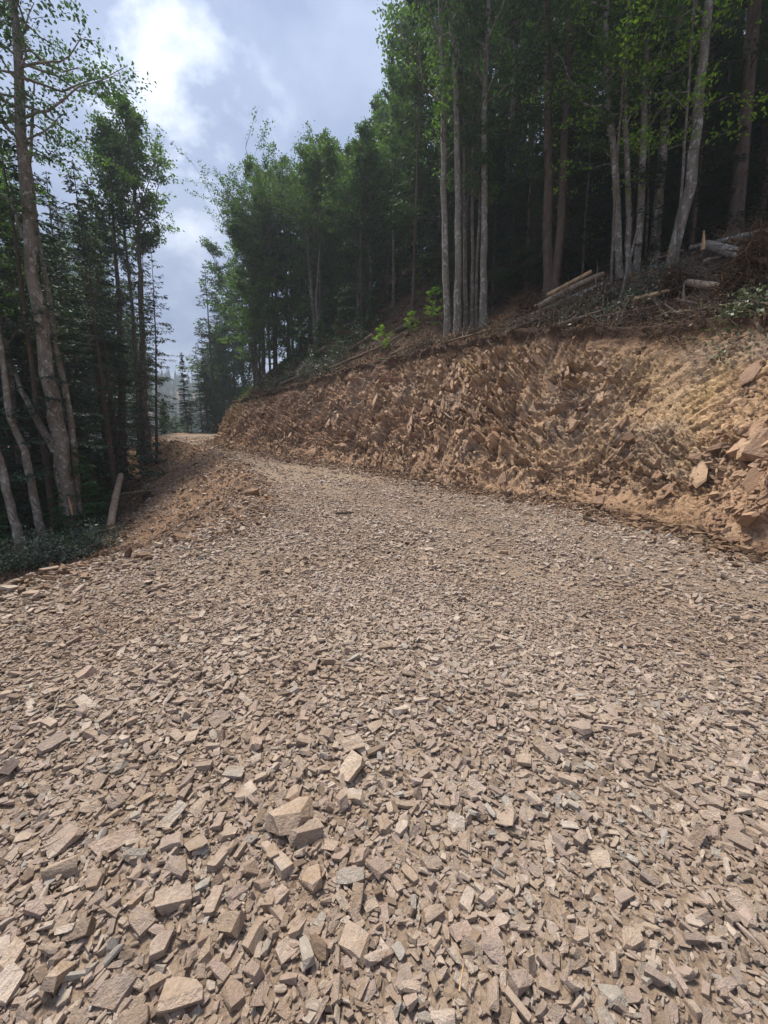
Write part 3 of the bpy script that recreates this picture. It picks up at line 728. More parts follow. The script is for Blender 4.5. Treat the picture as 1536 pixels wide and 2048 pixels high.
# the big smooth bedding planes at the right end
for (px, py, wpx, rot) in [(1475, 925, 75, .3), (1490, 830, 66, 1.0), (1525, 870, 70, 2.0), (1410, 985, 45, .1), (1440, 1000, 40, .5), (1530, 760, 60, .4), (1500, 745, 50, 1.4), (1465, 800, 50, .8), (1400, 950, 50, 2.2), (1515, 960, 60, 1.8), (1330, 985, 36, .7), (1470, 1060, 50, .3), (770, 790, 34, .3), (820, 850, 50, .3), (885, 810, 34, .2), (750, 800, 40, .3), (730, 925, 34, .4), (1110, 965, 34, .9)]:
    dd_ = (pxb - px) ** 2 + (pyb - py) ** 2; i_, j_ = np.unravel_index(np.argmin(dd_), dd_.shape)
    o_n = np.array([-nxv[i_, j_] * math.cos(ang_n), -nyv[i_, j_] * math.cos(ang_n), math.sin(ang_n)]); up_ = np.array([nxv[i_, j_] * math.sin(ang_n), nyv[i_, j_] * math.sin(ang_n), math.cos(ang_n)]); al_ = np.array([-nyv[i_, j_], nxv[i_, j_], 0])
    be = R(58) + rot * .3 if px < 1000 else R(122) - rot * .5
    e1 = al_ * math.cos(be) + up_ * math.sin(be); n_ = unit(o_n + rng.normal(0, .07, 3)); e1 = unit(e1 - n_ * (e1 @ n_)); e2 = np.cross(n_, e1)
    sz_ = wpx * project(Vb[i_, j_])[2] / FPX * .85
    o = bpy.data.objects.new('rock_slab', BM_[6 + int(px) % 5]); COL.objects.link(o); o.parent = bank
    o.rotation_euler = mats_to_euler(e1[None], e2[None], n_[None])[0]; o.location = Vb[i_, j_] + o_n * .01; o.scale = (sz_ * 1.45, sz_ * (1.05 if px > 1000 else .4), sz_ * .22)
gn_scatter('rock_fragments', Pc[oth], ROT[oth], SCL[oth], ridx[oth], SC_rock, bank, kind='stuff', label='shattered rock fragments bedded in the face')

# ------------------------------------------------------------------ foliage generators
def leaf_quads(Pp, size, up=1.0, w=.62):
    n = len(Pp); size = np.broadcast_to(size, n)[:, None]
    nn = unit(rng.normal(0, 1, (n, 3)) * .75 + np.array([0, 0, up])); t = unit(np.cross(nn, unit(rng.normal(0, 1, (n, 3))))); b = np.cross(nn, t)
    t = t * size * .5; b = b * size * .5 * w; dr = np.array([0, 0, -.12]) * size
    V = np.stack([Pp - t, Pp + b - t * .1, Pp + t + dr, Pp - b - t * .1], 1).reshape(-1, 3)
    return V, np.arange(n * 4).reshape(-1, 4)
def along(path, f):
    """points on a polyline (m,3) at fractions f"""
    d = np.concatenate([[0], np.cumsum(np.linalg.norm(np.diff(path, axis=0), axis=1))]); f = np.asarray(f) * d[-1]
    return np.stack([np.interp(f, d, path[:, i]) for i in range(3)], -1), d[-1]
def limbs_of(path, r0, start, n, R0, m=7, el=(25, 62), shape=0.8, azm=None, top=.985):
    f = start + (top - start) * (np.arange(n) + rng.random(n) * .8) / n
    P0, Ltot = along(path, f)
    az = np.arange(n) * 2.4 + rng.normal(0, .5, n) if azm is None else rng.uniform(azm[0], azm[1], n)
    g = (f - start) / (1 - start)
    Lm = R0 * (np.clip(1 - g, .0, 1) ** shape * .85 + .15) * rng.uniform(.6, 1.15, n) * (.55 + .45 * np.minimum(1, g / .15))
    e = np.radians(rng.uniform(el[0], el[1], n))
    out = np.stack([np.cos(az) * np.cos(e), np.sin(az) * np.cos(e), np.sin(e)], 1)
    t = np.linspace(0, 1, m)[None, :, None]
    wob = np.cumsum(rng.normal(0, .05, (n, m, 3)), 1) * Lm[:, None, None]; wob[:, 0] = 0
    P = P0[:, None] + out[:, None] * t * Lm[:, None, None] + np.array([0, 0, .22]) * (t ** 2) * Lm[:, None, None] + wob
    rb = np.minimum(r0 * (1 - f * .85) * .45, .014 * Lm + .012)
    Rr = rb[:, None] * (1 - .8 * np.linspace(0, 1, m)[None])
    return P, Rr, Lm
def subs_of(P, Lm, per, m=4, frac=(.3, .55)):
    n, mm, _ = P.shape
    k = np.repeat(np.arange(n), per); f = rng.uniform(.25, 1, k.size) * (mm - 1); i = np.minimum(f.astype(int), mm - 2); fr = (f - i)[:, None]
    P0 = P[k, i] * (1 - fr) + P[k, i + 1] * fr; d0 = unit(P[k, i + 1] - P[k, i])
    d = unit(d0 * .8 + rng.normal(0, .6, (k.size, 3)) * np.array([1, 1, .45])); l = Lm[k] * rng.uniform(frac[0], frac[1], k.size)
    t = np.linspace(0, 1, m)[None, :, None]
    return P0[:, None] + d[:, None] * t * l[:, None, None] - np.array([0, 0, .12]) * t ** 2 * l[:, None, None], l
def trunk_mesh(path, r0, k=12, flare=.5, lump=.06, tip=.12, m=26, name='trunk'):
    f = np.linspace(0, 1, m) ** 1.25; P, Lt = along(np.asarray(path, float), f)
    P[1:-1] += rng.normal(0, r0 * .10, (m - 2, 3)) * np.array([1, 1, 0])
    rr = r0 * (1 - (1 - tip) * f ** .85) * (1 + flare * np.exp(-f * Lt / .28)); rr = np.maximum(rr, .012)
    V, Q = tubes(P[None], rr[None], k)
    V = V.reshape(m, k, 3); lu = 1 + lump * rng.normal(0, 1, (m, k)); V = P[:, None] + (V - P[:, None]) * lu[..., None]
    return make_mesh(name, V.reshape(-1, 3), Q, smooth_=True), P
def beech_parts(path, r0, start, R0, nl=30, per=6, lp=34, leaf=.1, shape=.8, el=(25, 62), spread=.2, azm=None, k=12, flare=.5, tip=.12):
    path = np.asarray(path, float)
    tm, _ = trunk_mesh(path, r0, k, flare, tip=tip)
    P, Rr, Lm = limbs_of(path, r0, start, nl, R0, shape=shape, el=el, azm=azm)
    V, Q = tubes(P, Rr, 5); SP, sl = subs_of(P, Lm, per)
    acc = Acc().add(V, Q); V, Q = tubes(SP, np.maximum(.006, .006 * sl)[:, None] * np.linspace(1, .4, 4)[None], 3); acc.add(V, Q)
    lm = acc.mesh('limbs', True)
    n = SP.shape[0]; kk = np.repeat(np.arange(n), lp); f = rng.uniform(.1, 1.08, kk.size) * 3; i = np.minimum(f.astype(int), 2); fr = (f - i)[:, None]
    C0 = SP[kk, i] * (1 - fr) + SP[kk, i + 1] * fr
    C0 = C0 + rng.normal(0, spread, C0.shape) * np.array([1, 1, .5])
    V, Q = leaf_quads(C0, leaf * rng.uniform(.7, 1.3, len(C0)), 1.0)
    return tm, lm, make_mesh('crown', V, Q)
def fir_parts(H, R0, r0, nb, bare=.12, seed=0, dens=1.0, droop=.25, dead=10, path=None, tipw=1.0, azm=None):
    if path is None: path = np.array([(0, 0, -.4), (rng.normal(0, .05), rng.normal(0, .05), H * .5), (0, 0, H)])
    tm, _ = trunk_mesh(path, r0, 9, .35, .03, tip=.05, m=14)
    f = bare + (1 - bare) * np.sort(rng.random(nb)) ** .92; f = np.clip(f, 0, .995)
    P0, Lt = along(path, f); g = (f - bare) / (1 - bare)
    Lb = R0 * ((1 - g) ** .85 * .93 + .05) * rng.uniform(.65, 1.12, nb) * np.minimum(1, .55 + g * 4)
    az = rng.uniform(0, 6.283, nb) if azm is None else rng.uniform(azm[0], azm[1], nb)
    o = np.stack([np.cos(az), np.sin(az), np.zeros(nb)], 1); sd_ = np.stack([-np.sin(az), np.cos(az), np.zeros(nb)], 1)
    rise = .5 * g - .15
    def pt(b, t): return P0[b] + o[b] * (t * Lb[b])[:, None] + np.array([0, 0, 1.]) * ((rise[b] * t - droop * t ** 1.6 * (1 - .6 * g[b]) + .12 * t ** 3) * Lb[b])[:, None]
    t = np.linspace(0, 1, 5); b = np.repeat(np.arange(nb), 5); BP = pt(b, np.tile(t, nb)).reshape(nb, 5, 3)
    acc = Acc().add(*tubes(BP, np.maximum(.008, .011 * Lb)[:, None] * (1 - .85 * t)[None], 3))
    if dead:                                   # bare lower twigs
        fd = rng.uniform(.05, max(.1, bare), dead); Pd, _ = along(path, fd); a = rng.uniform(0, 6.283, dead); l = rng.uniform(.3, 1.0, dead) * R0 * .6
        dd = np.stack([np.cos(a), np.sin(a), -.15 * np.ones(dead)], 1); tt = np.linspace(0, 1, 4)
        DP = Pd[:, None] + dd[:, None] * tt[None, :, None] * l[:, None, None] - np.array([0, 0, .25]) * (tt ** 2)[None, :, None] * l[:, None, None]
        acc.add(*tubes(DP, (.012 * np.ones(dead))[:, None] * (1 - .7 * tt)[None], 3))
    lm = acc.mesh('limbs')
    cnt = np.maximum(8, (Lb * 62 * dens).astype(int)); b = np.repeat(np.arange(nb), cnt)
    tt = rng.random(b.size) ** .8 * .95 + .06; side = rng.choice((-1, 1), b.size); W = .36 * Lb[b] * np.clip(1 - tt, 0, 1) ** .6 * (.4 + .6 * np.minimum(1, tt * 4)) * tipw + .06
    q = rng.random(b.size)
    base = pt(b, tt) + sd_[b] * (side * q * W)[:, None] + o[b] * (q * W * .75)[:, None] - np.array([0, 0, 1.]) * (q * W * .28)[:, None] + rng.normal(0, .025, (b.size, 3))
    d = unit(sd_[b] * side[:, None] * .75 + o[b] * .8 + rng.normal(0, .3, (b.size, 3)) - np.array([0, 0, .22]))
    nn = unit(np.array([0, 0, 1.]) + rng.normal(0, .35, (b.size, 3))); bb = unit(np.cross(nn, d)); ln = rng.uniform(.10, .22, b.size)[:, None] * (.8 + .25 * R0 / 3); wd = rng.uniform(.022, .042, b.size)[:, None]
    V = np.stack([base - d * ln * .4, base + bb * wd, base + d * ln * .6 - np.array([0, 0, .02]), base - bb * wd], 1).reshape(-1, 3)
    return tm, lm, make_mesh('crown', V, np.arange(len(V)).reshape(-1, 4))
def tree_from(parts, name, loc, mats, label, cat, group=None, scale=1.0, rz=0.0, yz=None):
    r = empty(name, loc, label, cat, group); r.rotation_euler.z = rz; r.scale = (scale, scale, scale if yz is None else yz)
    for me, nm, mt in zip(parts, ('trunk', 'limbs', 'crown'), mats):
        if me is None: continue
        link(nm, me, mt, r, kind='stuff' if nm == 'limbs' else None)
    return r
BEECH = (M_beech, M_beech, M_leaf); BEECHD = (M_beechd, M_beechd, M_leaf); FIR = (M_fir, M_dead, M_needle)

# ------------------------------------------------------------------ the trees one can tell apart
def px_path(pxs, H, Y=None, base=None):
    if base is None:
        base, t = hit(*pxs[0])
    if Y is not None: t0 = 1
    P = [base.copy()]
    for i, p in enumerate(pxs[1:]): P.append(at_y(p[0], p[1], base[1] + .02 * (i + 1)))
    P = np.array(P); top = P[-1]; d = unit(P[-1] - P[-2]) if len(P) > 1 else np.array([0, 0, 1.]); d = unit(d + np.array([0, 0, .6]))
    rem = H - (top[2] - base[2])
    if rem > .5: P = np.vstack([P, top + d * rem * .5, top + d * rem])
    loc = P[0].copy(); P = P - loc; P[0, 2] -= .35
    dep = project(loc)[2]
    return loc, P, float(dep)
SPEC = [
 # kind, pixels up the trunk, width px, crown start row px, crown radius m, height m, leaves per twig, label
 ('b', [(897, 662), (889, 450), (886, 200), (880, 0)], 15, 330, 3.4, 24, 'pale beech trunk first from the gap, leftmost of the row on the leaf litter'),
 ('b', [(915, 662), (917, 480), (914, 250), (908, 20)], 16, 260, 3.2, 25, 'pale speckled beech trunk second in the row on the leaf litter'),
 ('b', [(933, 650), (930, 500), (928, 390)], 9, 420, 1.6, 17, 'thin grey beech stem just right of the speckled beech'),
 ('b', [(944, 645), (946, 500), (945, 400)], 8, 420, 1.5, 16, 'thin straight beech stem in the middle of the row of six'),
 ('b', [(954, 641), (953, 540), (960, 430), (958, 360)], 8, 420, 1.5, 16, 'thin slightly kinked beech stem beside the last stout trunk of the row'),
 ('b', [(967, 640), (969, 460), (968, 250), (975, 40)], 15, 300, 3.0, 24, 'stout pale beech trunk, last in the row before the dark firs'),
 ('f', [(1096, 604), (1097, 400), (1096, 200), (1094, 20)], 20, 300, 3.2, 27, 'tall straight brown fir trunk, left one of the pair joined at the base'),
 ('f', [(1106, 600), (1122, 420), (1132, 250), (1143, 20)], 18, 300, 3.0, 26, 'tall brown fir trunk leaning right from the joined pair'),
 ('b', [(1241, 566), (1235, 430), (1226, 300), (1214, 150)], 15, 330, 2.4, 20, 'spotted beech trunk leaning left, first of the right hand clump'),
 ('b', [(1259, 560), (1257, 400), (1250, 230), (1256, 60)], 12, 260, 2.2, 20, 'slim beech trunk second in the right hand clump'),
 ('b', [(1272, 556), (1283, 380), (1290, 220), (1293, 60)], 15, 250, 2.3, 21, 'mossy straight beech trunk third in the right hand clump'),
 ('b', [(1302, 545), (1318, 400), (1330, 250), (1345, 100), (1368, 0)], 20, 120, 2.4, 21, 'thick pale beech leaning right beside the curved trunk'),
 ('b', [(1338, 565), (1345, 500), (1380, 380), (1395, 250), (1405, 120), (1420, 0)], 22, 60, 2.6, 22, 'pale beech with a bent, curved trunk at the right'),
 ('f', [(1468, 482), (1478, 380), (1487, 240), (1506, 60)], 27, 330, 3.4, 28, 'thick dark fir trunk standing alone near the right edge'),
 ('b', [(786, 612), (787, 520), (786, 440)], 7, 480, 1.3, 13, 'thin bare grey stem among the young firs'),
 ('f', [(824, 632), (829, 520), (832, 430)], 8, 480, 1.7, 16, 'slender dark fir stem behind the yellow green saplings'),
 ('b', [(633, 690), (625, 600), (615, 500), (618, 420)], 11, 500, 3.6, 21, 'grey trunk leaning left above the young firs'),
 ('b', [(641, 694), (632, 600), (640, 500), (650, 430)], 7, 500, 3.0, 19, 'thinner stem rising beside the leaning grey trunk'),
 ('b', [(512, 768), (508, 650), (503, 560), (493, 470)], 9, 560, 5.6, 17, 'grey trunk first at the left end of the bank top'),
 ('b', [(519, 764), (519, 680), (521, 600)], 5, 600, 2.2, 15, 'thin stem between two grey trunks at the left end of the bank'),
 ('b', [(527, 760), (525, 650), (528, 560), (536, 450)], 10, 520, 5.2, 19, 'straight grey trunk second at the left end of the bank top'),
 ('f', [(549, 722), (551, 640), (553, 560)], 10, 560, 2.4, 19, 'dark fir trunk behind the two grey stems'),
 ('b', [(718, 650), (716, 560), (722, 470)], 9, 520, 3.0, 20, 'grey stem in the darkness over the uphill slash pile'),
 ('b', [(735, 640), (742, 560), (738, 470)], 10, 520, 3.0, 21, 'grey stem right of the slash pile with a high crown'),
]
SKY_X = [-200, 0, 55, 80, 150, 235, 300, 328, 345, 350, 366, 382, 430, 500, 515, 580, 650, 664, 745, 752, 765, 2000]
SKY_Y = [-400, -400, -100, 185, 195, 245, 370, 420, 640, 830, 800, 500, 420, 400, 350, 308, 330, 292, 278, 120, -400, -400]
def max_height(loc, R0, Hmax):
    px, py, d = project(loc)
    if d < 1: return Hmax
    xs = np.linspace(px - R0 * .75 * FPX / d, px + R0 * .75 * FPX / d, 9); lim = np.interp(xs, SKY_X, SKY_Y).max()
    top = at_y(px, lim, loc[1])[2] - loc[2]
    return min(Hmax, top)
for i, (kd, pxs, wpx, crow, cr, H, lab) in enumerate(SPEC):
    loc, P, dep = px_path(pxs, H)
    if i > 13:
        H = max(6., min(H, max_height(loc, cr, 40) + .8)); loc, P, dep = px_path([p for p in pxs if at_y(p[0], p[1], loc[1])[2] - loc[2] < H - 1.5], H)
    r0 = wpx / 2 * dep / FPX
    zc = at_y(pxs[0][0], crow, loc[1])[2] - loc[2]; st = float(np.clip(zc / H, .12, .85))
    print('tree', i, kd, np.round(loc, 1), 'dep %.1f r %.2f' % (dep, r0), 'start %.2f' % st)
    if kd == 'b':
        big_ = cr > 2
        parts = beech_parts(P, r0, st, cr, nl=int(34 if big_ else 16), per=6 if big_ else 5, lp=42 if big_ else 30, leaf=.125, spread=.14)
        tree_from(parts, 'beech_tree', loc, (M_beech, M_beech, M_leafl) if 9 <= i <= 11 else BEECH if wpx > 11 else BEECHD, lab, 'tree')
    else:
        parts = fir_parts(H, cr, r0, 85, bare=st, path=P, dead=26)
        tree_from(parts, 'fir_tree', loc, FIR, lab, 'tree')

# left of the road: the big beech and its neighbours
def left_tree(pxs, wpx, H, st, cr, lab, nl=30, per=6, lp=40, name='beech_tree', base=None, mats=BEECH, **kw):
    loc, P, dep = px_path(pxs, H, base=base)
    print('left', np.round(loc, 1), dep)
    return tree_from(beech_parts(P, wpx / 2 * dep / FPX, st, cr, nl, per, lp, **kw), name, loc, mats, lab, 'tree'), loc, P, dep
bigb, bl, bP, bdep = left_tree([(152, 1072), (133, 980), (117, 860), (95, 740), (72, 590), (55, 440), (42, 300), (38, 160), (30, 40)], 31, 19, .66, 3.0,
    'big pale beech with forked trunk and orange bark wound at the road edge', nl=44, lp=30, leaf=.12, spread=.16, shape=.4, el=(-15, 40), flare=.25, tip=.3)
bB = hit(152, 1072)[0]
def extra_limb(pxs, wpx, tip, Y0, parent, loc, nm='limb', mat=M_beech):
    P = np.array([at_y(p[0], p[1], Y0 + .12 * i) for i, p in enumerate(pxs)]) - loc
    dep = project(P[0] + loc)[2]; m_ = len(P) * 4; PP, _ = along(P, np.linspace(0, 1, m_))
    PP[1:-1] += rng.normal(0, .012, (m_ - 2, 3)); rr = wpx / 2 * dep / FPX * np.linspace(1, tip, m_)
    V, Q = tubes(PP[None], rr[None], 9); return link(nm, make_mesh(nm, V, Q, smooth_=True), mat, parent)
extra_limb([(160, 1045), (152, 930), (135, 800), (108, 680), (93, 560), (75, 470), (60, 330), (66, 210)], 14, .3, bB[1] + .25, bigb, bl, 'second_stem')
extra_limb([(113, 905), (80, 850), (45, 785), (28, 740)], 17, .35, bB[1] - .1, bigb, bl)
extra_limb([(48, 480), (20, 400), (-10, 380)], 9, .3, bB[1], bigb, bl)
# the orange wound low on the trunk
Pw = np.array([at_y(px, py, bB[1]) for px, py in ((136, 990), (141, 1012), (146, 1036))]) - bl
dv = unit(np.array([0, 0, CAM_Z]) - (Pw[1] + bl)); Pw = Pw + dv * (17 * bdep / FPX)
V, Q = tubes(Pw[None], np.array([[.02, .05, .02]]), 7); link('bark_wound', make_mesh('bark_wound', V, Q, smooth_=True), M_wood, bigb)
left_tree([(92, 1098), (75, 1030), (50, 900), (20, 830), (5, 720)], 17, 13, .78, 1.6, 'thin beech leaning left beside the big forked beech', nl=16, lp=16, leaf=.11)
left_tree([(52, 1128), (32, 1060), (8, 960), (-30, 820)], 18, 11, .75, 1.6, 'pale beech leaning out of the left edge', nl=14, lp=14, leaf=.11)
left_tree([(298, 925), (287, 800), (283, 650), (277, 450), (262, 330)], 16, 19, .62, 3.2, 'dark straight trunk standing right at the road edge', nl=34, lp=62, leaf=.14, spread=.15, mats=BEECHD)
left_tree([(285, 930), (276, 780), (263, 600), (245, 440), (225, 330)], 11, 18, .6, 2.8, 'darker trunk crossing behind the one at the road edge', nl=34, lp=62, leaf=.14, spread=.15, mats=BEECHD)
loc, P, dep = px_path([(276, 912), (284, 760), (286, 600), (284, 470)], 13.5)
tree_from(fir_parts(13.5, 2.3, 9 / 2 * dep / FPX, 110, bare=.12, path=P, dead=20), 'fir_tree', loc, FIR, 'dark fir whose fringed boughs reach out over the road gap', 'tree')
loc, P, dep = px_path([(246, 952), (244, 800), (238, 620), (232, 520)], 19)
tree_from(fir_parts(19, 2.2, 18 / 2 * dep / FPX, 80, bare=.3, path=P, dead=30), 'fir_tree', loc, FIR, 'brown barked fir trunk behind the fallen pale log', 'tree')
loc, P, dep = px_path([(313, 925), (312, 800), (312, 700), (306, 560)], 12.5)
tree_from(fir_parts(12.5, 1.6, 6 / 2 * dep / FPX, 70, bare=.3, path=P, dead=34, dens=.55, tipw=.6), 'fir_tree', loc, (M_dead, M_dead, M_needle), 'scraggy half dead young fir with bare twigs at the road edge', 'tree')

# ------------------------------------------------------------------ shared variants for the mass of the forest
FV = []
for i, (H, R0, bare) in enumerate([(17, 2.7, .10), (19, 3.0, .22), (14, 2.5, .05), (21, 3.1, .30), (11, 2.1, .03)]):
    FV.append((H, R0, fir_parts(H, R0, H * .011, int(H * 7), bare, dens=1.0, dead=24)))
BV = []
for i, (H, R0, st) in enumerate([(18, 3.2, .42), (20, 3.6, .5), (16, 3.0, .35), (13, 2.4, .3)]):
    P = np.array([(0, 0, -.4), (rng.normal(0, .2), rng.normal(0, .2), H * .4), (rng.normal(0, .5), rng.normal(0, .4), H * .75), (rng.normal(0, .7), rng.normal(0, .5), H)])
    BV.append((H, R0, beech_parts(P, H * .0095, st, R0, nl=36, per=6, lp=44, leaf=.16, spread=.17, k=8)))
YF = [(3.0, 1.2, fir_parts(3.0, 1.25, .035, 46, .02, dens=1.5, dead=0, droop=.15)), (4.6, 1.6, fir_parts(4.6, 1.6, .05, 60, .02, dens=1.3, dead=0, droop=.18))]
def sapling_parts(H, R0, leaf=.085, lp=16):
    P = np.array([(0, 0, -.1), (.05, .02, H * .5), (rng.normal(0, .1), 0, H)])
    return beech_parts(P, .012 + .004 * H, .12, R0, nl=14, per=4, lp=lp, leaf=leaf, spread=.07, el=(5, 40), k=5, flare=.1)
SV = [(1.0, .5, sapling_parts(1.0, .55)), (2.2, 1.0, sapling_parts(2.2, 1.1, .09, 20)), (4.0, 1.6, sapling_parts(4.0, 1.7, .10, 26))]
def place_variant(V, loc, H, name, mats, label, group, cat='tree', fat=1.0):
    h0, r0, parts = V; s = H / h0
    r = tree_from(parts, name, loc, mats, label, cat, group, scale=s * fat, rz=random.random() * 6.28, yz=s)
    return r
used = []
def zone(px):
    for lim, s in ((560, 'at the left end of the bank top'), (680, 'by the two leaning grey trunks'), (800, 'behind the thin bare stem'), (885, 'behind the yellow green saplings'), (990, 'behind the row of six beeches'), (1070, 'left of the joined firs'), (1160, 'behind the pair of joined firs'), (1230, 'just left of the right hand beech clump'), (1350, 'behind the right hand beech clump'), (1450, 'beside the bent beech'), (9e9, 'behind the lone thick fir')):
        if px < lim: return s
def deep(v, a, b): return 'nearer' if v < a else 'farther' if v < b else 'farthest'
def spaced(x, y, d):
    for (a, b, c) in used:
        if (a - x) ** 2 + (b - y) ** 2 < (d * .5 + c * .5) ** 2: return False
    used.append((x, y, d)); return True
cntf = cntb = 0
GF = 'firs of the dark forest above the cut bank'; GB = 'leafy beeches of the forest above the cut bank'
for _ in range(1500):                         # forest above the bank
    k = rng.integers(int(np.argmin(np.abs(FC[:, 1] - 2))), len(FC) - 25); off = WB[k] + rng.uniform(3.0, 46)
    x, y = FC[k] + FN[k] * off
    if y < 3 or x > y * 1.35 + 4: continue
    px, py, d = project((x, y, gz(x, y)))
    if off < WB[k] + 6.5 and px > 740 : continue
    if not spaced(x, y, 2.7 if off < 20 else 3.8): continue
    loc = (x, y, gz(x, y)); fir = rng.random() < (.72 if px > 900 else .42)
    vi_ = int(rng.integers(len(FV) if fir else len(BV))); V = FV[vi_] if fir else BV[vi_]
    H = max_height(loc, V[1] * .9, rng.uniform(17, 25) if px > 740 else rng.uniform(15, 22))
    if H < 5.5: continue
    fat = min(1.5, max(1., 12 / H)) if H < 12 else 1.
    if fir: place_variant(V, loc, H, 'fir_tree', FIR, '%s dark %s fir %s' % (deep(off, 14, 28), ('straight', 'bare stemmed', 'short', 'high crowned', 'small')[vi_], zone(px)), GF, fat=1.15); cntf += 1
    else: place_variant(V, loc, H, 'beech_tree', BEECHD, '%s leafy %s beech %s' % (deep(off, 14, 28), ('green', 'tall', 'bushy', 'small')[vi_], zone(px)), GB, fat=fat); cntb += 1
    if cntf + cntb > 190: break
print('uphill', cntf, cntb)
cf = cb = 0
def zl_(loc):
    p = project(loc)[0]
    return 'at the left edge' if p < 40 else 'left of the big forked beech' if p < 110 else 'behind the big forked beech' if p < 190 else 'behind the pale hanging log' if p < 255 else 'behind the roadside trunks'
for _ in range(1200):                         # forest below the road
    a = rng.uniform(-R(56), -R(20)); r = rng.uniform(11, 62); x, y = r * math.sin(a), r * math.cos(a)
    dl, kl = nearest(np.array([x]), np.array([y]), LC, LN); dl = -dl[0]
    df, kf = nearest(np.array([x]), np.array([y]), FC, FN)
    if dl < (3.0 if y > 14 else 4.5) or df[0] > 0: continue
    if r < 19: continue
    if not spaced(x, y, 2.2): continue
    loc = (x, y, gz(x, y)); fir = rng.random() < .68
    vi_ = int(rng.integers(len(FV) if fir else len(BV))); V = FV[vi_] if fir else BV[vi_]
    H = max_height(loc, V[1] * .8, rng.uniform(15, 21))
    if H < 5: continue
    if fir: place_variant(V, loc, H, 'fir_tree', FIR, '%s dark %s fir below the road %s' % (deep(r, 24, 40), ('straight', 'bare stemmed', 'short', 'high crowned', 'small')[vi_], zl_(loc)), 'firs of the forest below the road', fat=1.1); cf += 1
    else: place_variant(V, loc, H, 'beech_tree', BEECHD, '%s leafy %s beech below the road %s' % (deep(r, 24, 40), ('green', 'tall', 'bushy', 'small')[vi_], zl_(loc)), 'beeches of the forest below the road'); cb += 1
    if cf + cb > 130: break
print('downhill', cf, cb)
# the leafy wall of trees over the left half of the bank
MV = []
for i, (H, R0, st) in enumerate([(15, 3.0, .14), (18, 3.3, .2), (12, 2.8, .1)]):
    P = np.array([(0, 0, -.4), (rng.normal(0, .3), rng.normal(0, .2), H * .4), (rng.normal(0, .6), rng.normal(0, .4), H * .75), (rng.normal(0, .8), rng.normal(0, .5), H)])
    MV.append((H, R0, beech_parts(P, H * .0085, st, R0, nl=44, per=6, lp=42, leaf=.17, spread=.15, k=8, shape=.5, el=(30, 72))))
mid = [(478, 30, 470, 0), (500, 33, 420, 1), (520, 36, 370, 1), (500, 40, 470, 0), (548, 34, 335, 0), (585, 36, 308, 1), (618, 34, 325, 0), (555, 42, 420, 2), (600, 44, 400, 0), (648, 33, 332, 1), (640, 42, 380, 1), (680, 35, 300, 0), (712, 33, 285, 1), (700, 42, 340, 1), (742, 31, 282, 0), (735, 40, 300, 1), (775, 30, 240, 1), (780, 38, 200, 0), (812, 30, 180, 1), (520, 44, 560, 2), (660, 46, 450, 2), (760, 45, 330, 0), (575, 31, 480, 2), (700, 29, 500, 2), (800, 31, 420, 2), (815, 34, 300, 0), (795, 37, 380, 2), (835, 30, 330, 2)]
for i, (px, Y, top, v) in enumerate(mid):
    for q_ in range(30):
        x = at_y(px, 700, Y)[0]; d_, k_ = nearest(np.array([x]), np.array([Y]), FC, FN)
        if d_[0] > WB[k_[0]] + 1.2: break
        px += 6
    loc = np.array([x, Y, gz(x, Y)]); H = at_y(px, top, Y)[2] - loc[2]
    if H < 3: continue
    used.append((x, Y, 2.0)); h0, r0_, _ = MV[v]
    place_variant(MV[v], loc, H, 'beech_tree', BEECHD, '%s beech %s %s' % (('broad leafy', 'tall leafy', 'low bushy')[v], ('reaching the skyline' if Y < 37 else 'further back'), zone(px)), 'leafy beeches massed over the left half of the bank', fat=min(1.35, max(.95, 13 / H)))
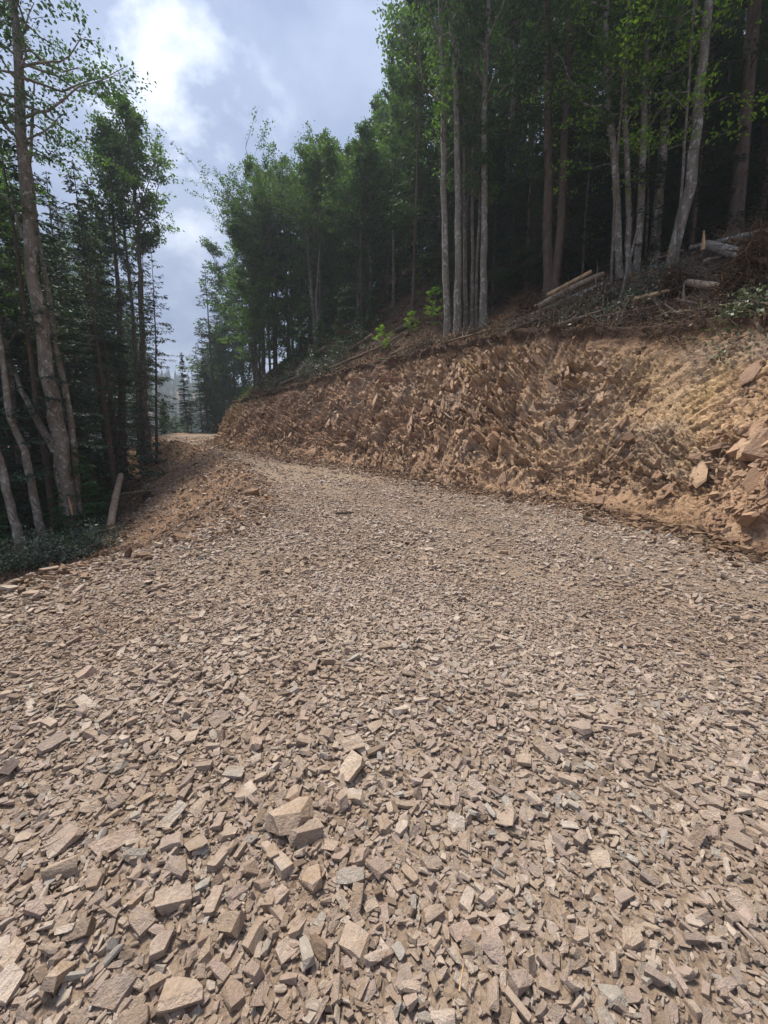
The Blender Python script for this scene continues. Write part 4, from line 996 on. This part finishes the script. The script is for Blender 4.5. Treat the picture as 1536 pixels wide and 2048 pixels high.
# end of the road
EV = [(14, 1.8, fir_parts(14, 1.7, .14, 170, .22, dens=2.6, dead=16, droop=.3)), (14, 2.8, fir_parts(14, 2.7, .16, 200, .02, dens=2.2, dead=0, droop=.3))]
for (px, py, top, V, fat, lab) in [(376, 872, 705, EV[0], 1.0, 'slim pointed fir by itself at the end of the road'), (417, 866, 698, EV[1], 1.0, 'dense broad fir beside the slim one at the end of the road')]:
    r = ray(px, py); Y = 44.0; P = at_y(px, py, Y); loc = np.array([P[0], Y, gz(P[0], Y)]); H = at_y(px, top, Y)[2] - loc[2]
    place_variant(V, loc, H, 'fir_tree', (M_fir, M_dead, M_needle), lab, None, fat=fat)
for (px, top, Y, V, nm, mats, lab) in [(352, 830, 46, YF[1], 'young_fir', (M_fir, M_dead, M_needle2), 'rounded bright young fir left of the slim pointed fir'), (440, 760, 50, BV[2], 'beech_tree', BEECHD, 'small leafy tree right of the broad fir at the end of the road'), (330, 800, 46, BV[3], 'beech_tree', BEECHD, 'low leafy tree just right of the left forest'), (365, 835, 56, BV[3], 'beech_tree', BEECHD, 'lowest leafy tree below the far hill'),
        (462, 650, 50, MV[0], 'beech_tree', BEECHD, 'leaning leafy beech at the end of the bank'), (444, 700, 54, BV[3], 'beech_tree', BEECHD, 'slim beech with open crown beyond the end of the bank'),
        (484, 520, 52, MV[1], 'beech_tree', BEECHD, 'tall leafy beech rising beyond the end of the bank'), (440, 690, 58, BV[0], 'beech_tree', BEECHD, 'open crowned beech standing beyond the broad fir'), (500, 470, 56, MV[0], 'beech_tree', BEECHD, 'broad beech filling the gap over the end of the bank'),
        (472, 760, 49, FV[4], 'fir_tree', FIR, 'dark fir hugging the end of the bank'), (432, 800, 47, YF[1], 'young_fir', (M_fir, M_dead, M_needle), 'dark young fir at the far bend of the road')]:
    x = at_y(px, 860, Y)[0]; loc = np.array([x, Y, gz(x, Y)]); H = at_y(px, top, Y)[2] - loc[2]
    if H > 1: place_variant(V, loc, H, nm, mats, lab, None, fat=1.25)
# saplings and young firs along the crest
for (px, py, hpx, V, lab) in [(765, 704, 52, 1, 'small yellow green sapling lowest on the leaf litter'), (822, 668, 44, 1, 'yellow green sapling spreading left of the row of beeches'), (868, 660, 90, 2, 'taller yellow green sapling against the first beech'),
        (1180, 540, 110, 2, 'bright green young beech left of the right hand clump'), (848, 600, 100, 2, 'green sapling with flat layered sprays behind the row'), (1215, 500, 90, 2, 'bright sapling low among the right hand clump')]:
    loc, t = hit(px, py); H = at_y(px, py - hpx, loc[1])[2] - loc[2]
    place_variant(SV[V], loc, H, 'beech_sapling', (M_beechd, M_beechd, M_fresh), lab, None)
for (px, py, hpx, V, lab) in [(600, 735, 110, 0, 'young fir first from the left on the bank top'), (640, 728, 90, 0, 'young fir in front of the leaning grey trunk'), (685, 705, 110, 1, 'tall young fir above the pale fallen logs'), (720, 690, 80, 0, 'young fir over the brush pile'),
        (572, 750, 75, 0, 'low young fir behind the left logs'), (740, 668, 90, 1, 'dusky young fir at the right end of the brush'), (660, 690, 110, 1, 'young fir further up behind the brush')]:
    loc, t = hit(px, py); H = at_y(px, py - hpx, loc[1])[2] - loc[2]
    place_variant(YF[V], loc, H, 'young_fir', (M_fir, M_dead, M_needle2), lab, None)
for j in range(26):                           # dark undergrowth firs left
    a = rng.uniform(-R(50), -R(24)); r = rng.uniform(17, 26); x, y = r * math.sin(a), r * math.cos(a)
    dl, _ = nearest(np.array([x]), np.array([y]), LC, LN)
    if -dl[0] < 4.2: continue
    place_variant(YF[j % 2], (x, y, gz(x, y)), rng.uniform(1.5, 4.5), 'young_fir', (M_fir, M_dead, M_needle), 'low dark young fir %s' % zl_(project((x, y, gz(x, y))) and (x, y, gz(x, y))), 'young firs under the left forest')
for j in range(150):                           # and under the uphill forest
    k = rng.integers(40, len(FC) - 40); off = WB[k] + rng.uniform(6.5, 22); x, y = FC[k] + FN[k] * off
    if y < 4 or not 700 < project((x, y, gz(x, y)))[0] < 1620 or not spaced(x, y, 1.0): continue
    place_variant(YF[j % 2], (x, y, gz(x, y)), rng.uniform(1.5, 4), 'young_fir', (M_fir, M_dead, M_needle), 'dark shaded young fir %s' % zone(project((x, y, gz(x, y)))[0]), 'young firs under the uphill forest')
for j in range(150):
    px = rng.uniform(930, 1600); yb = np.interp(px, [900, 970, 1110, 1340, 1470, 1600], [650, 636, 592, 545, 478, 430]) - rng.uniform(12, 170)
    loc, t = hit(px, yb)
    if t > 45 or not spaced(loc[0], loc[1], 1.7): continue
    vi_ = (2, 4)[j % 2]; H = rng.uniform(4, 11)
    place_variant(FV[vi_], loc, H, 'fir_tree', FIR, '%s low branched dark fir %s' % (('small', 'middling', 'taller')[int((H - 4) / 2.4)], zone(px)), 'understorey firs of the dark forest above the bank', fat=1.3)
own = []
for j in range(420):
    px = rng.uniform(880, 1640); yb = np.interp(px, [880, 970, 1110, 1340, 1470, 1640], [656, 634, 588, 540, 474, 410]) - rng.uniform(6, 190)
    loc, t = hit(px, yb)
    if t > 55 or any((a - loc[0]) ** 2 + (b - loc[1]) ** 2 < 1.9 for a, b in own): continue
    own.append((loc[0], loc[1])); H = rng.uniform(3, 8)
    place_variant(FV[(4, 2, 4)[j % 3]], loc, H, 'fir_tree', FIR, '%s bushy dark fir %s' % (('small', 'half grown', 'head high', 'taller')[int((H - 3) / 1.26)], zone(px)), 'bushy firs crowding under the forest above the bank', fat=1.45)
print('bushy', len(own))
# low bright boughs hung from the right hand clump: part of those trees' neighbour, a leaning young beech
for (px, py, pth, H, lab) in [(1222, 590, [(1228, 430), (1240, 250), (1250, 100)], 12, 'young beech spreading yellow green sprays left of the clump'), (1352, 575, [(1360, 420), (1376, 200), (1384, 60)], 12, 'slim young beech with bright leaves behind the bent trunk'), (1290, 548, [(1296, 400), (1300, 200), (1296, 40)], 13, 'young beech with yellow green sprays amid the right hand clump'), (1165, 560, [(1170, 450), (1180, 320), (1185, 200)], 11, 'young green beech left of the spotted trunk')]:
    loc, P, dep = px_path([(px, py)] + pth, H)
    tree_from(beech_parts(P, .05, .3, 2.2, nl=36, per=5, lp=17, leaf=.095, spread=.10, el=(-8, 22), k=7), 'beech_tree', loc, (M_beechd, M_beechd, M_fresh), lab, 'tree')

# ------------------------------------------------------------------ far hill with its forest
hx = np.linspace(-420, 160, 60); hy = np.linspace(190, 420, 24); HX, HY = np.meshgrid(hx, hy)
def hillz(x, y): return -6 + 46 * np.exp(-((x + 175) / 95) ** 2) * smooth(185, 330, y) + 26 * np.exp(-((x + 300) / 90) ** 2) * smooth(185, 300, y) + 6 * fbm(x * .02, y * .02, 301, 3)
V = np.stack([HX, HY, hillz(HX, HY)], -1).reshape(-1, 3); a, b = np.meshgrid(np.arange(59), np.arange(23)); q = (b * 60 + a).ravel()
link('far_hill', make_mesh('far_hill', V, np.stack([q, q + 1, q + 61, q + 60], 1), smooth_=True), M_litter, kind='structure', label='wooded hill showing through the gap at the end of the road')
def cone_tree(seed):
    r = np.random.default_rng(seed); V = []; T = []; n = 0
    for lv in range(9):
        z = lv * 1.1; rad = (1 - lv / 9.5) * 2.3
        for kx in range(9):
            a = kx / 9 * 6.28 + r.random() * .6; rr = rad * r.uniform(.6, 1.15)
            V += [(0, 0, z + 2.1), (math.cos(a - .4) * rr * .8, math.sin(a - .4) * rr * .8, z + r.uniform(-.2, .3)), (math.cos(a + .4) * rr, math.sin(a + .4) * rr, z + r.uniform(-.3, .2))]
            T.append((n, n + 1, n + 2)); n += 3
    me = make_mesh('far_fir', np.array(V), None, np.array(T)); me.materials.append(M_needle); return me
SC_far = source_collection('far_fir_source', [cone_tree(i) for i in range(3)])
n = 2600; x = rng.uniform(-400, 60, n); y = rng.uniform(192, 400, n); s = rng.uniform(.8, 1.5, n)
gn_scatter('far_forest', np.stack([x, y, hillz(x, y) - .5], 1), np.stack([0 * x, 0 * x, rng.uniform(0, 6, n)], 1), np.stack([s, s, s * 1.1], 1), rng.integers(0, 3, n), SC_far, kind='stuff', label='distant conifer forest covering the far hill')

# ------------------------------------------------------------------ fallen wood
def curved(a, b, sag=.0, m=10, wob=.02):
    t = np.linspace(0, 1, m)[:, None]; P = a + (b - a) * t; L_ = np.linalg.norm(b - a)
    P[:, 2] += sag * 4 * (t * (1 - t))[:, 0]; P[1:-1] += np.cumsum(rng.normal(0, wob * L_ / m, (m - 2, 3)), 0) * .7; return P
def disc(c, d, r, k=12, nm='cut_end'):
    d = unit(d); u = unit(np.cross(d, [0.1, .2, 1])); v = np.cross(d, u); a = np.arange(k) * 2 * math.pi / k
    V = np.vstack([c[None], c + r * (np.cos(a)[:, None] * u + np.sin(a)[:, None] * v)]); T = [(0, i + 1, (i + 1) % k + 1) for i in range(k)]
    return make_mesh(nm, V, None, T)
def log(A, B, r, label, mat=M_log, tip=.7, splinter=False, sag=0, name='fallen_log', lift=None, cat='log', group=None, twigs=0, wob=.012):
    A = np.array(A, float); B = np.array(B, float); P = curved(A, B, sag, 14, wob); root = empty(name, A, label, cat, group)
    rr = r * np.linspace(1, tip, 14) * rng.uniform(.94, 1.06, 14); V, Q = tubes((P - A)[None], rr[None], 10); link('trunk' if r > .04 else 'stem', make_mesh('log_trunk', V, Q, smooth_=True), mat, root)
    if r > .04:
        link('cut_end', disc(P[0] - A, P[0] - P[1], rr[0] * 1.0), M_wood, root); link('cut_end', disc(P[-1] - A, P[-1] - P[-2], rr[-1] * 1.0), M_wood, root)
    if splinter:
        n = 16; d = unit(P[0] - P[1]); s0 = P[0] - A + rng.normal(0, r * .5, (n, 3)); l = rng.uniform(.1, .42, n); tt = np.linspace(0, 1, 3)
        SP = s0[:, None] + unit(d + rng.normal(0, .42, (n, 3)))[:, None] * tt[None, :, None] * l[:, None, None]
        V, Q = tubes(SP, np.full(n, r * .22)[:, None] * np.array([1, .7, .1])[None], 4); link('splinters', make_mesh('splinters', V, Q), M_wood, root, kind='stuff')
    if twigs:
        n = twigs; f = rng.uniform(.3, 1, n); S0, _ = along(P - A, f); d = unit(unit(B - A) * .7 + rng.normal(0, .6, (n, 3)) + np.array([0, 0, .25])); l = rng.uniform(.2, .55, n) * np.linalg.norm(B - A) * .5
        tt = np.linspace(0, 1, 5); SP = S0[:, None] + d[:, None] * tt[None, :, None] * l[:, None, None]; SP[:, 1:] += np.cumsum(rng.normal(0, .03, (n, 4, 3)), 1) * l[:, None, None]
        V, Q = tubes(SP, (r * .35 * np.ones(n))[:, None] * np.linspace(1, .3, 5)[None], 4); link('twigs', make_mesh('twigs', V, Q), mat, root, kind='stuff')
    return root
def G(px, py, up=0.0):
    P, t = hit(px, py); P = P.copy(); P[2] = gz(P[0], P[1]) + up; return P
def depth_at(p): return project(p)[2]
def wr(P, wpx): return wpx / 2 * depth_at(P) / FPX
# pale log hanging over the slope on the left
A = G(222, 1062, .12); B = at_y(242, 950, A[1] + 2.4); B[2] = max(B[2], gz(B[0], B[1]) + .1)
log(A, B, wr(A, 15), 'pale fallen beech log with a splintered end hanging down the earth slope', splinter=True, tip=.8, sag=.12)
A = G(315, 982, .06); B = G(168, 1016, .3); log(B, A, wr(A, 8), 'thin stripped pole lying across the pale log', tip=.5, name='fallen_pole', cat='branch', twigs=2, sag=.05)
A = G(205, 1092, .15); B = G(160, 1112, .05); log(A, B, .07, 'short dark broken bough with a torn pale end at the slope foot', splinter=True, mat=M_dead, name='fallen_branch', cat='branch', sag=.06)
A = G(120, 1102, .25); B = G(20, 1150, .35); log(A, B, .03, 'thin grey branch reaching over the wilted leaves at the left', mat=M_twig, name='fallen_branch', cat='branch', tip=.4, twigs=3)
A = G(105, 1140, .05); B = G(68, 1128, .15); log(A, B, .06, 'dark stubby bough below the wilted leaves', mat=M_dead, name='fallen_branch', cat='branch')
# bank top, middle: pale logs among brush
A = G(594, 752, .15); B = G(652, 712, .5); log(A, B, wr(A, 8), 'pale log pointing uphill from the brush on the bank top', tip=.8)
A = G(612, 754, .1); B = G(662, 728, .35); log(A, B, wr(A, 8), 'second pale log with an orange cut beside the brush pile', tip=.9)
A = G(700, 705, .15); B = G(745, 690, .3); log(A, B, wr(A, 6), 'short pale log beyond the brush pile', tip=.9)
A = G(792, 672, .1); B = G(842, 650, .25); log(A, B, wr(A, 9), 'dark mossy log lying behind the small saplings', mat=M_dead, tip=.8)
# bank top, right: three logs running out of a root plate
A = G(1078, 618, .35); B = G(1180, 574, .45); log(A, B, wr(A, 9), 'uppermost debarked orange log of the three by the left root plate', mat=M_wood, tip=.8)
A = G(1076, 628, .3); B = G(1205, 582, .4); log(A, B, wr(A, 12), 'middle stout pale log of the three by the left root plate', tip=.8, sag=.06)
A = G(1020, 652, .1); B = G(1210, 592, .3); log(A, B, wr(A, 8), 'long thin grey log running below the left root plate', mat=M_beech, tip=.8, twigs=5)
A = G(1490, 556, .35); B = G(1405, 545, .45); log(A, B, wr(A, 22), 'thick pale beech log with a bark wound lying by the big root plate', mat=M_beech, tip=.95)
A = G(1400, 552, .4); Bq = A + np.array([-.05, 0, .5]); log(A, Bq, wr(A, 9), 'short torn orange stub standing on the thick pale log', mat=M_wood, tip=.25, name='broken_stub', cat='stump')
A = G(1438, 600, .2); B = G(1370, 598, .25); log(A, B, wr(A, 18), 'short stout log between two root masses', tip=.8, splinter=True)
A = G(1265, 622, .2); B = G(1335, 612, .25); log(A, B, wr(A, 14), 'rust red rotten log with a torn end over the bank lip', tip=.4, mat=M_wood, splinter=True)
A = G(1536, 500, .35); B = G(1375, 540, .35); log(A, B, wr(A, 14), 'long grey log highest on the slope at the right edge', mat=M_beech, tip=.8)
A = G(1560, 512, .3); B = G(1400, 560, .3); log(A, B, wr(A, 10), 'grey log just under the highest one at the right edge', mat=M_beechd, tip=.8)
A = G(1560, 545, .2); B = G(1500, 552, .2); log(A, B, wr(A, 9), 'short dark log under the two grey logs at the right edge', mat=M_beechd, tip=.8)
A = G(1330, 505, .2); B = A + np.array([4.2, .6, 1.9]); log(A, B, .035, 'long thin pale branch arching up to the right edge', mat=M_twig, tip=.3, name='fallen_branch', cat='branch', sag=-.2)
A = G(1238, 618, .1); B = at_y(1277, 445, A[1] + .5); log(A, B, .05, 'thin broken sapling pole leaning right against the beech clump', mat=M_beechd, tip=.5, name='leaning_pole', cat='branch')
br = [((1010, 668), (1110, 610)), ((1075, 660), (1100, 600)), ((1130, 650), (1230, 600)), ((1160, 640), (1110, 668)), ((1205, 560), (1215, 625)), ((1330, 545), (1280, 590)), ((1340, 520), (1400, 545)), ((1350, 560), (1340, 510)),
      ((1040, 700), (1065, 672)), ((870, 690), (960, 655)), ((780, 712), (860, 680)), ((560, 770), (620, 745)), ((640, 745), (690, 722)), ((520, 782), (570, 765)), ((1420, 620), (1530, 640)), ((1200, 600), (1330, 570)),
      ((1090, 690), (1140, 640)), ((1290, 575), (1360, 590)), ((1460, 560), (1536, 575)), ((985, 672), (1075, 655))]
for j in range(70):
    px = rng.uniform(600, 1536); lip = np.interp(px, [505, 628, 795, 962, 1174, 1536], [797, 762, 716, 678, 662, 672]); a0 = (px, lip - rng.uniform(2, 34 if px < 1000 else 70))
    br.append((a0, (a0[0] + rng.uniform(-60, 60), a0[1] + rng.uniform(-26, 22))))
for i, (a, b) in enumerate(br):
    A = G(*a, .05); B = G(*b, rng.uniform(.1, .45)); 
    if np.linalg.norm(A - B) > 7: B = A + (B - A) / np.linalg.norm(A - B) * 5
    log(A, B, rng.uniform(.016, .055), '%s dead branch %s' % (('thin brown', 'thin grey', 'crooked grey')[i % 3], zone(a[0])), mat=M_twig if i % 3 else M_dead, tip=.35, name='fallen_branch', cat='branch', group='dead branches strewn along the bank top', twigs=5, wob=.05)
for (a, b, wpx, lab) in [((1000, 676), (1128, 632), 5, 'long thin grey branch lying along the lip below the left root plate'), ((1118, 658), (1242, 628), 6, 'grey pole lying along the lip left of the rust red log'), ((1190, 646), (1322, 632), 5, 'thin pole lying along the lip under the rust red log'), ((880, 694), (1004, 664), 4, 'thin branch lying along the lip below the row of beeches'), ((1345, 640), (1470, 628), 6, 'dark pole along the lip under the small root mass'), ((1400, 530), (1536, 528), 8, 'grey pole between the stacked logs at the right edge'), ((1232, 560), (1362, 530), 6, 'pale pole leaning across the foot of the beech clump'), ((560, 774), (655, 738), 5, 'pale branch lying under the two pale logs'), ((655, 742), (770, 700), 5, 'grey branch lying below the brush pile'), ((1420, 655), (1536, 618), 6, 'grey pole sticking out over the lip at the right edge')]:
    A = G(*a, .12); B = G(*b, .22)
    if np.linalg.norm(A - B) > 6: B = A + (B - A) / np.linalg.norm(A - B) * 5
    log(A, B, wr(A, wpx), lab, mat=M_log if wpx > 5 else M_twig, tip=.5, name='fallen_pole', cat='branch', twigs=6, wob=.03)
# small sticks on the road
for (px, py, ln, rr, a_, lab) in [(1010, 1098, .55, .010, .05, 'thin straight brown stick lying on the road'), (690, 1033, .36, .03, .15, 'dark stubby piece of wood on the road'), (920, 2020, .06, .003, 1.2, 'orange splinter of wood between the near stones')]:
    A = G(px, py, .05 + rr); d = np.array([math.cos(a_), math.sin(a_), .02]) * ln / 2
    log(A - d, A + d, rr, lab, mat=M_dead if rr > .02 else M_wood if rr < .008 else M_log, tip=.6, name='stick', cat='stick')

# ------------------------------------------------------------------ root plates
def root_plate(px, py, rad, label, n=260, sq=(1, .55, 1), seed=0):
    A = G(px, py, rad * .45); root = empty('root_plate', A, label, 'root plate')
    bm = bmesh.new(); bmesh.ops.create_icosphere(bm, subdivisions=4, radius=1)
    for v_ in bm.verts:
        c = v_.co; k = .72 + .35 * float(fbm(np.array([c.x * 2.3 + seed]), np.array([c.y * 2.3 + c.z * 1.9]), 401, 4)[0]) + .12 * math.sin(c.z * 11 + c.x * 7)
        v_.co = Vector((c.x * sq[0], c.y * sq[1], c.z * sq[2])) * rad * k
    me = bpy.data.meshes.new('soil'); bm.to_mesh(me); bm.free(); link('soil', me, M_emb if False else M_root, root)
    d = unit(rng.normal(0, 1, (n, 3))); d[:, 1] = -np.abs(d[:, 1]) * .6; m_ = 7; t = np.linspace(0, 1, m_)
    l = rng.uniform(.35, 1.0, n) * rad; P = (d * np.array(sq) * rad * .6)[:, None] + unit(d + rng.normal(0, .5, (n, 3)))[:, None] * t[None, :, None] * l[:, None, None]
    P[:, 1:] += np.cumsum(rng.normal(0, .09, (n, m_ - 1, 3)), 1) * l[:, None, None] - np.array([0, 0, .35]) * (t[1:] ** 2)[None, :, None] * l[:, None, None]
    V, Q = tubes(P, (rng.uniform(.004, .016, n) * (1 + (rng.random(n) < .1) * 1.6))[:, None] * np.linspace(1, .3, m_)[None], 4)
    link('roots', make_mesh('roots', V, Q), M_root, root, kind='stuff'); return root
root_plate(1060, 628, .62, 'round tangled root plate at the left end of the three logs', 420, seed=1)
root_plate(1350, 600, .42, 'small tangled root mass left of the short stout log', 320, seed=2)
root_plate(1460, 612, .42, 'low root mass under the big root plate', 260, seed=3)
root_plate(1528, 575, .85, 'big earthy root plate filling the right edge above the bank', 520, seed=4)
root_plate(1288, 700, .16, 'small tuft of torn roots on the bank below the rust red log', 90, seed=5)
root_plate(296, 1000, .30, 'small dark root stump on the upper earth slope', 150, seed=6)
P = G(436, 864); root_plate(436, 866, .7, 'pale torn stump roots at the far bend of the road', 60, seed=7)
# roots hanging from the lip of the turf
n = 900; si = rng.integers(0, ns - 1, n); P0 = Vb[si, int(nqv * .945)] + rng.normal(0, .06, (n, 3)); m_ = 6; t = np.linspace(0, 1, m_)
l = rng.uniform(.08, .5, n); d = unit(np.stack([-nxv[si, 0] * .6, -nyv[si, 0] * .6, -rng.uniform(.2, 1.2, n)], 1) + rng.normal(0, .5, (n, 3)))
P = P0[:, None] + d[:, None] * t[None, :, None] * l[:, None, None]; P[:, 1:] += np.cumsum(rng.normal(0, .10, (n, m_ - 1, 3)), 1) * l[:, None, None]
V, Q = tubes(P, rng.uniform(.003, .010, n)[:, None] * np.linspace(1, .4, m_)[None], 4)
link('hanging_roots', make_mesh('hanging_roots', V, Q), M_root, bank, kind='stuff', label='thin roots hanging out of the dark soil at the lip')

# ------------------------------------------------------------------ litter, brush, wilted leaves
def leaf_carpet(name, x, y, size, mat, parent, label, lift=.03, up=1.2, zoff=None):
    z = terrain(x, y) + np.abs(rng.normal(0, lift, x.size)); z = z if zoff is None else z + zoff
    V, Q = leaf_quads(np.stack([x, y, z], 1), size, up); return link(name, make_mesh(name, V, Q), mat, parent, kind='stuff', label=label)
n = 110000; k = rng.integers(20, len(FC) - 70, n); off = WB[k] + rng.random(n) ** 1.6 * 9 + .15; jt = rng.uniform(-.25, .25, n); x = FC[k, 0] + FN[k, 0] * off - FN[k, 1] * jt; y = FC[k, 1] + FN[k, 1] * off + FN[k, 0] * jt
leaf_carpet('leaf_litter', x, y, rng.uniform(.05, .11, n), M_dry, hillside, 'fallen brown beech leaves on the slope')
n = 20000; a = rng.uniform(-R(58), -R(22), n); r = rng.uniform(6, 26, n); x, y = r * np.sin(a), r * np.cos(a); dl, _ = nearest(x, y, LC, LN); kp = -dl > 3.0
leaf_carpet('floor_litter', x[kp], y[kp], rng.uniform(.06, .13, kp.sum()), M_dry, floor_, 'fallen leaves on the shaded forest floor')
def brush(px, py, w_, label, n=60, leaves=2400, mat=M_wilt, h=.5, size=.085, name='brush_pile', cat='brush'):
    A = G(px, py); root = empty(name, A, label, cat); m_ = 6; t = np.linspace(0, 1, m_)
    S0 = rng.uniform(-1, 1, (n, 3)) * np.array([w_ * .6, w_ * .4, 0]); S0[:, 2] = terrain(A[0] + S0[:, 0], A[1] + S0[:, 1], recess=False) - A[2] + rng.uniform(0, h * .4, n)
    d = unit(rng.normal(0, 1, (n, 3)) * np.array([1, 1, .4]) + np.array([0, 0, .3])); l = rng.uniform(.3, .9, n) * w_ * .8
    P = S0[:, None] + d[:, None] * t[None, :, None] * l[:, None, None]; P[:, 1:] += np.cumsum(rng.normal(0, .06, (n, m_ - 1, 3)), 1) * l[:, None, None]
    V, Q = tubes(P, rng.uniform(.006, .022, n)[:, None] * np.linspace(1, .3, m_)[None], 4); link('twigs', make_mesh('twigs', V, Q), M_twig, root, kind='stuff')
    i = rng.integers(0, n, leaves); j = rng.integers(1, m_, leaves); C0 = P[i, j] + rng.normal(0, .09, (leaves, 3))
    V, Q = leaf_quads(C0, rng.uniform(.6, 1.3, leaves) * size, .4); link('leaves', make_mesh('leaves', V, Q), mat, root, kind='stuff'); return root
brush(140, 1110, 1.6, 'heap of grey green wilted leafy branches at the foot of the slope', 80, 4200)
brush(60, 1128, 1.6, 'dark leafy brush low at the left edge of the road', 70, 4200, size=.075)
brush(175, 1075, 1.0, 'wilted leafy twigs round the foot of the big beech', 40, 1800)
brush(15, 1130, 1.5, 'leafy brush at the very left edge under the leaning beech', 60, 3000)
brush(200, 1030, .9, 'wilted twigs beside the pale hanging log', 34, 1200)
brush(690, 712, 2.2, 'grey brush pile with pale wilted leaves on the bank top', 90, 3600)
brush(630, 742, 1.6, 'brush around the two pale logs on the bank top', 70, 2200)
brush(560, 768, 1.6, 'low brush near the left end of the bank top', 60, 1800)
brush(1150, 640, 1.1, 'thin grey twigs with few leaves below the three logs', 60, 300)
brush(1290, 590, 1.1, 'tangle of twigs and wilted leaves at the foot of the beech clump', 70, 1100)
brush(1500, 640, 1.0, 'wilted green twigs drooping over the lip at the right edge', 40, 900, mat=M_wilt)
brush(1245, 625, .8, 'small wilted leafy twigs at the foot of the leaning pole', 30, 600)
brush(500, 790, 1.4, 'thin brush where the bank meets the far bend', 40, 900, mat=M_leaf)

for (px, py, w_, lab) in [(1015, 660, 1.0, 'grey twig tangle below the left root plate'), (1100, 632, 1.1, 'grey twig tangle under the long thin log'), (1185, 606, 1.2, 'twig tangle where the three logs end'), (1245, 648, 1.0, 'brown twigs spilling over the lip below the leaning pole'), (1335, 585, 1.2, 'twig tangle in front of the bent beech'), (1395, 580, 1.0, 'broken twigs beside the short stout log'),
        (1430, 530, 1.3, 'broken branches behind the thick pale log'), (1490, 590, 1.0, 'twigs in front of the big root plate'), (905, 682, .8, 'small twigs at the foot of the row of beeches'), (835, 700, 1.0, 'low twig litter left of the row of beeches'), (1400, 640, 1.0, 'dark twigs hanging over the lip under the small root mass')]:
    brush(px, py, w_, lab, 130, 260, h=.5, mat=M_dry, name='twig_tangle')
# clods of soil and stones turned up along the rim
n = 5200; k = rng.integers(30, len(FC) - 60, n); off = WB[k] + rng.random(n) ** 1.5 * 3.2 - .1; jt = rng.uniform(-.2, .2, n)
x = FC[k, 0] + FN[k, 0] * off - FN[k, 1] * jt; y = FC[k, 1] + FN[k, 1] * off + FN[k, 0] * jt; s = np.clip(np.exp(rng.normal(math.log(.07), .5, n)), .025, .28)
M_dark = stone_mat('humus_clod', [(0, (.05, .03, .02)), (.5, (.11, .065, .04)), (1, (.19, .12, .075))])
HM = [stone_mesh('humus_clod', 'chunk', 300 + i, M_dark) for i in range(4)]
stuff_stones('humus_clods', x, y, s, .6, (-.1, .25), 4, source_collection('humus_source', HM), hillside, 'dark clods of forest soil turned up along the rim')
# ------------------------------------------------------------------ air
HAZE = .0008
if HAZE:
    bm = bmesh.new(); bmesh.ops.create_cube(bm, size=1)
    x0, x1, y0, y1, z0, z1 = -520, 520, -220, 720, float(GZ.min()) - 1.0, max(float(GZ.max()), 60) + 3
    for v_ in bm.verts: v_.co = Vector(((x0 + x1) / 2 + v_.co.x * (x1 - x0), (y0 + y1) / 2 + v_.co.y * (y1 - y0), (z0 + z1) / 2 + v_.co.z * (z1 - z0)))
    me = bpy.data.meshes.new('haze'); bm.to_mesh(me); bm.free()
    hm = new_mat('haze'); pv = hm.node_tree.nodes.new('ShaderNodeVolumePrincipled'); pv.inputs['Color'].default_value = (.80, .90, 1.0, 1); pv.inputs['Density'].default_value = HAZE; pv.inputs['Anisotropy'].default_value = .3
    ho = hm.node_tree.nodes.new('ShaderNodeOutputMaterial'); hm.node_tree.links.new(pv.outputs[0], ho.inputs['Volume'])
    link('haze', me, hm, kind='stuff', label='faint bluish haze in the air')
    sc.cycles.volume_bounces = 2

# labels: where alike things stand side by side, say which one by its place
from collections import defaultdict
dd = defaultdict(list)
for o in bpy.data.objects:
    if o.parent is None and o.get('label') and o.get('category'): dd[o['label']].append(o)
ORD = ['leftmost', 'second from left', 'third from left', 'fourth from left', 'fifth from left', 'sixth from left', 'seventh from left', 'eighth from left', 'ninth from left', 'tenth from left', 'eleventh from left', 'twelfth from left']
for lab, os_ in dd.items():
    if 1 < len(os_) <= 12 and len(lab.split()) <= 13:
        for k, o in enumerate(sorted(os_, key=lambda o: float(project(np.array(o.location))[0]))): o['label'] = lab + ', ' + ORD[k]
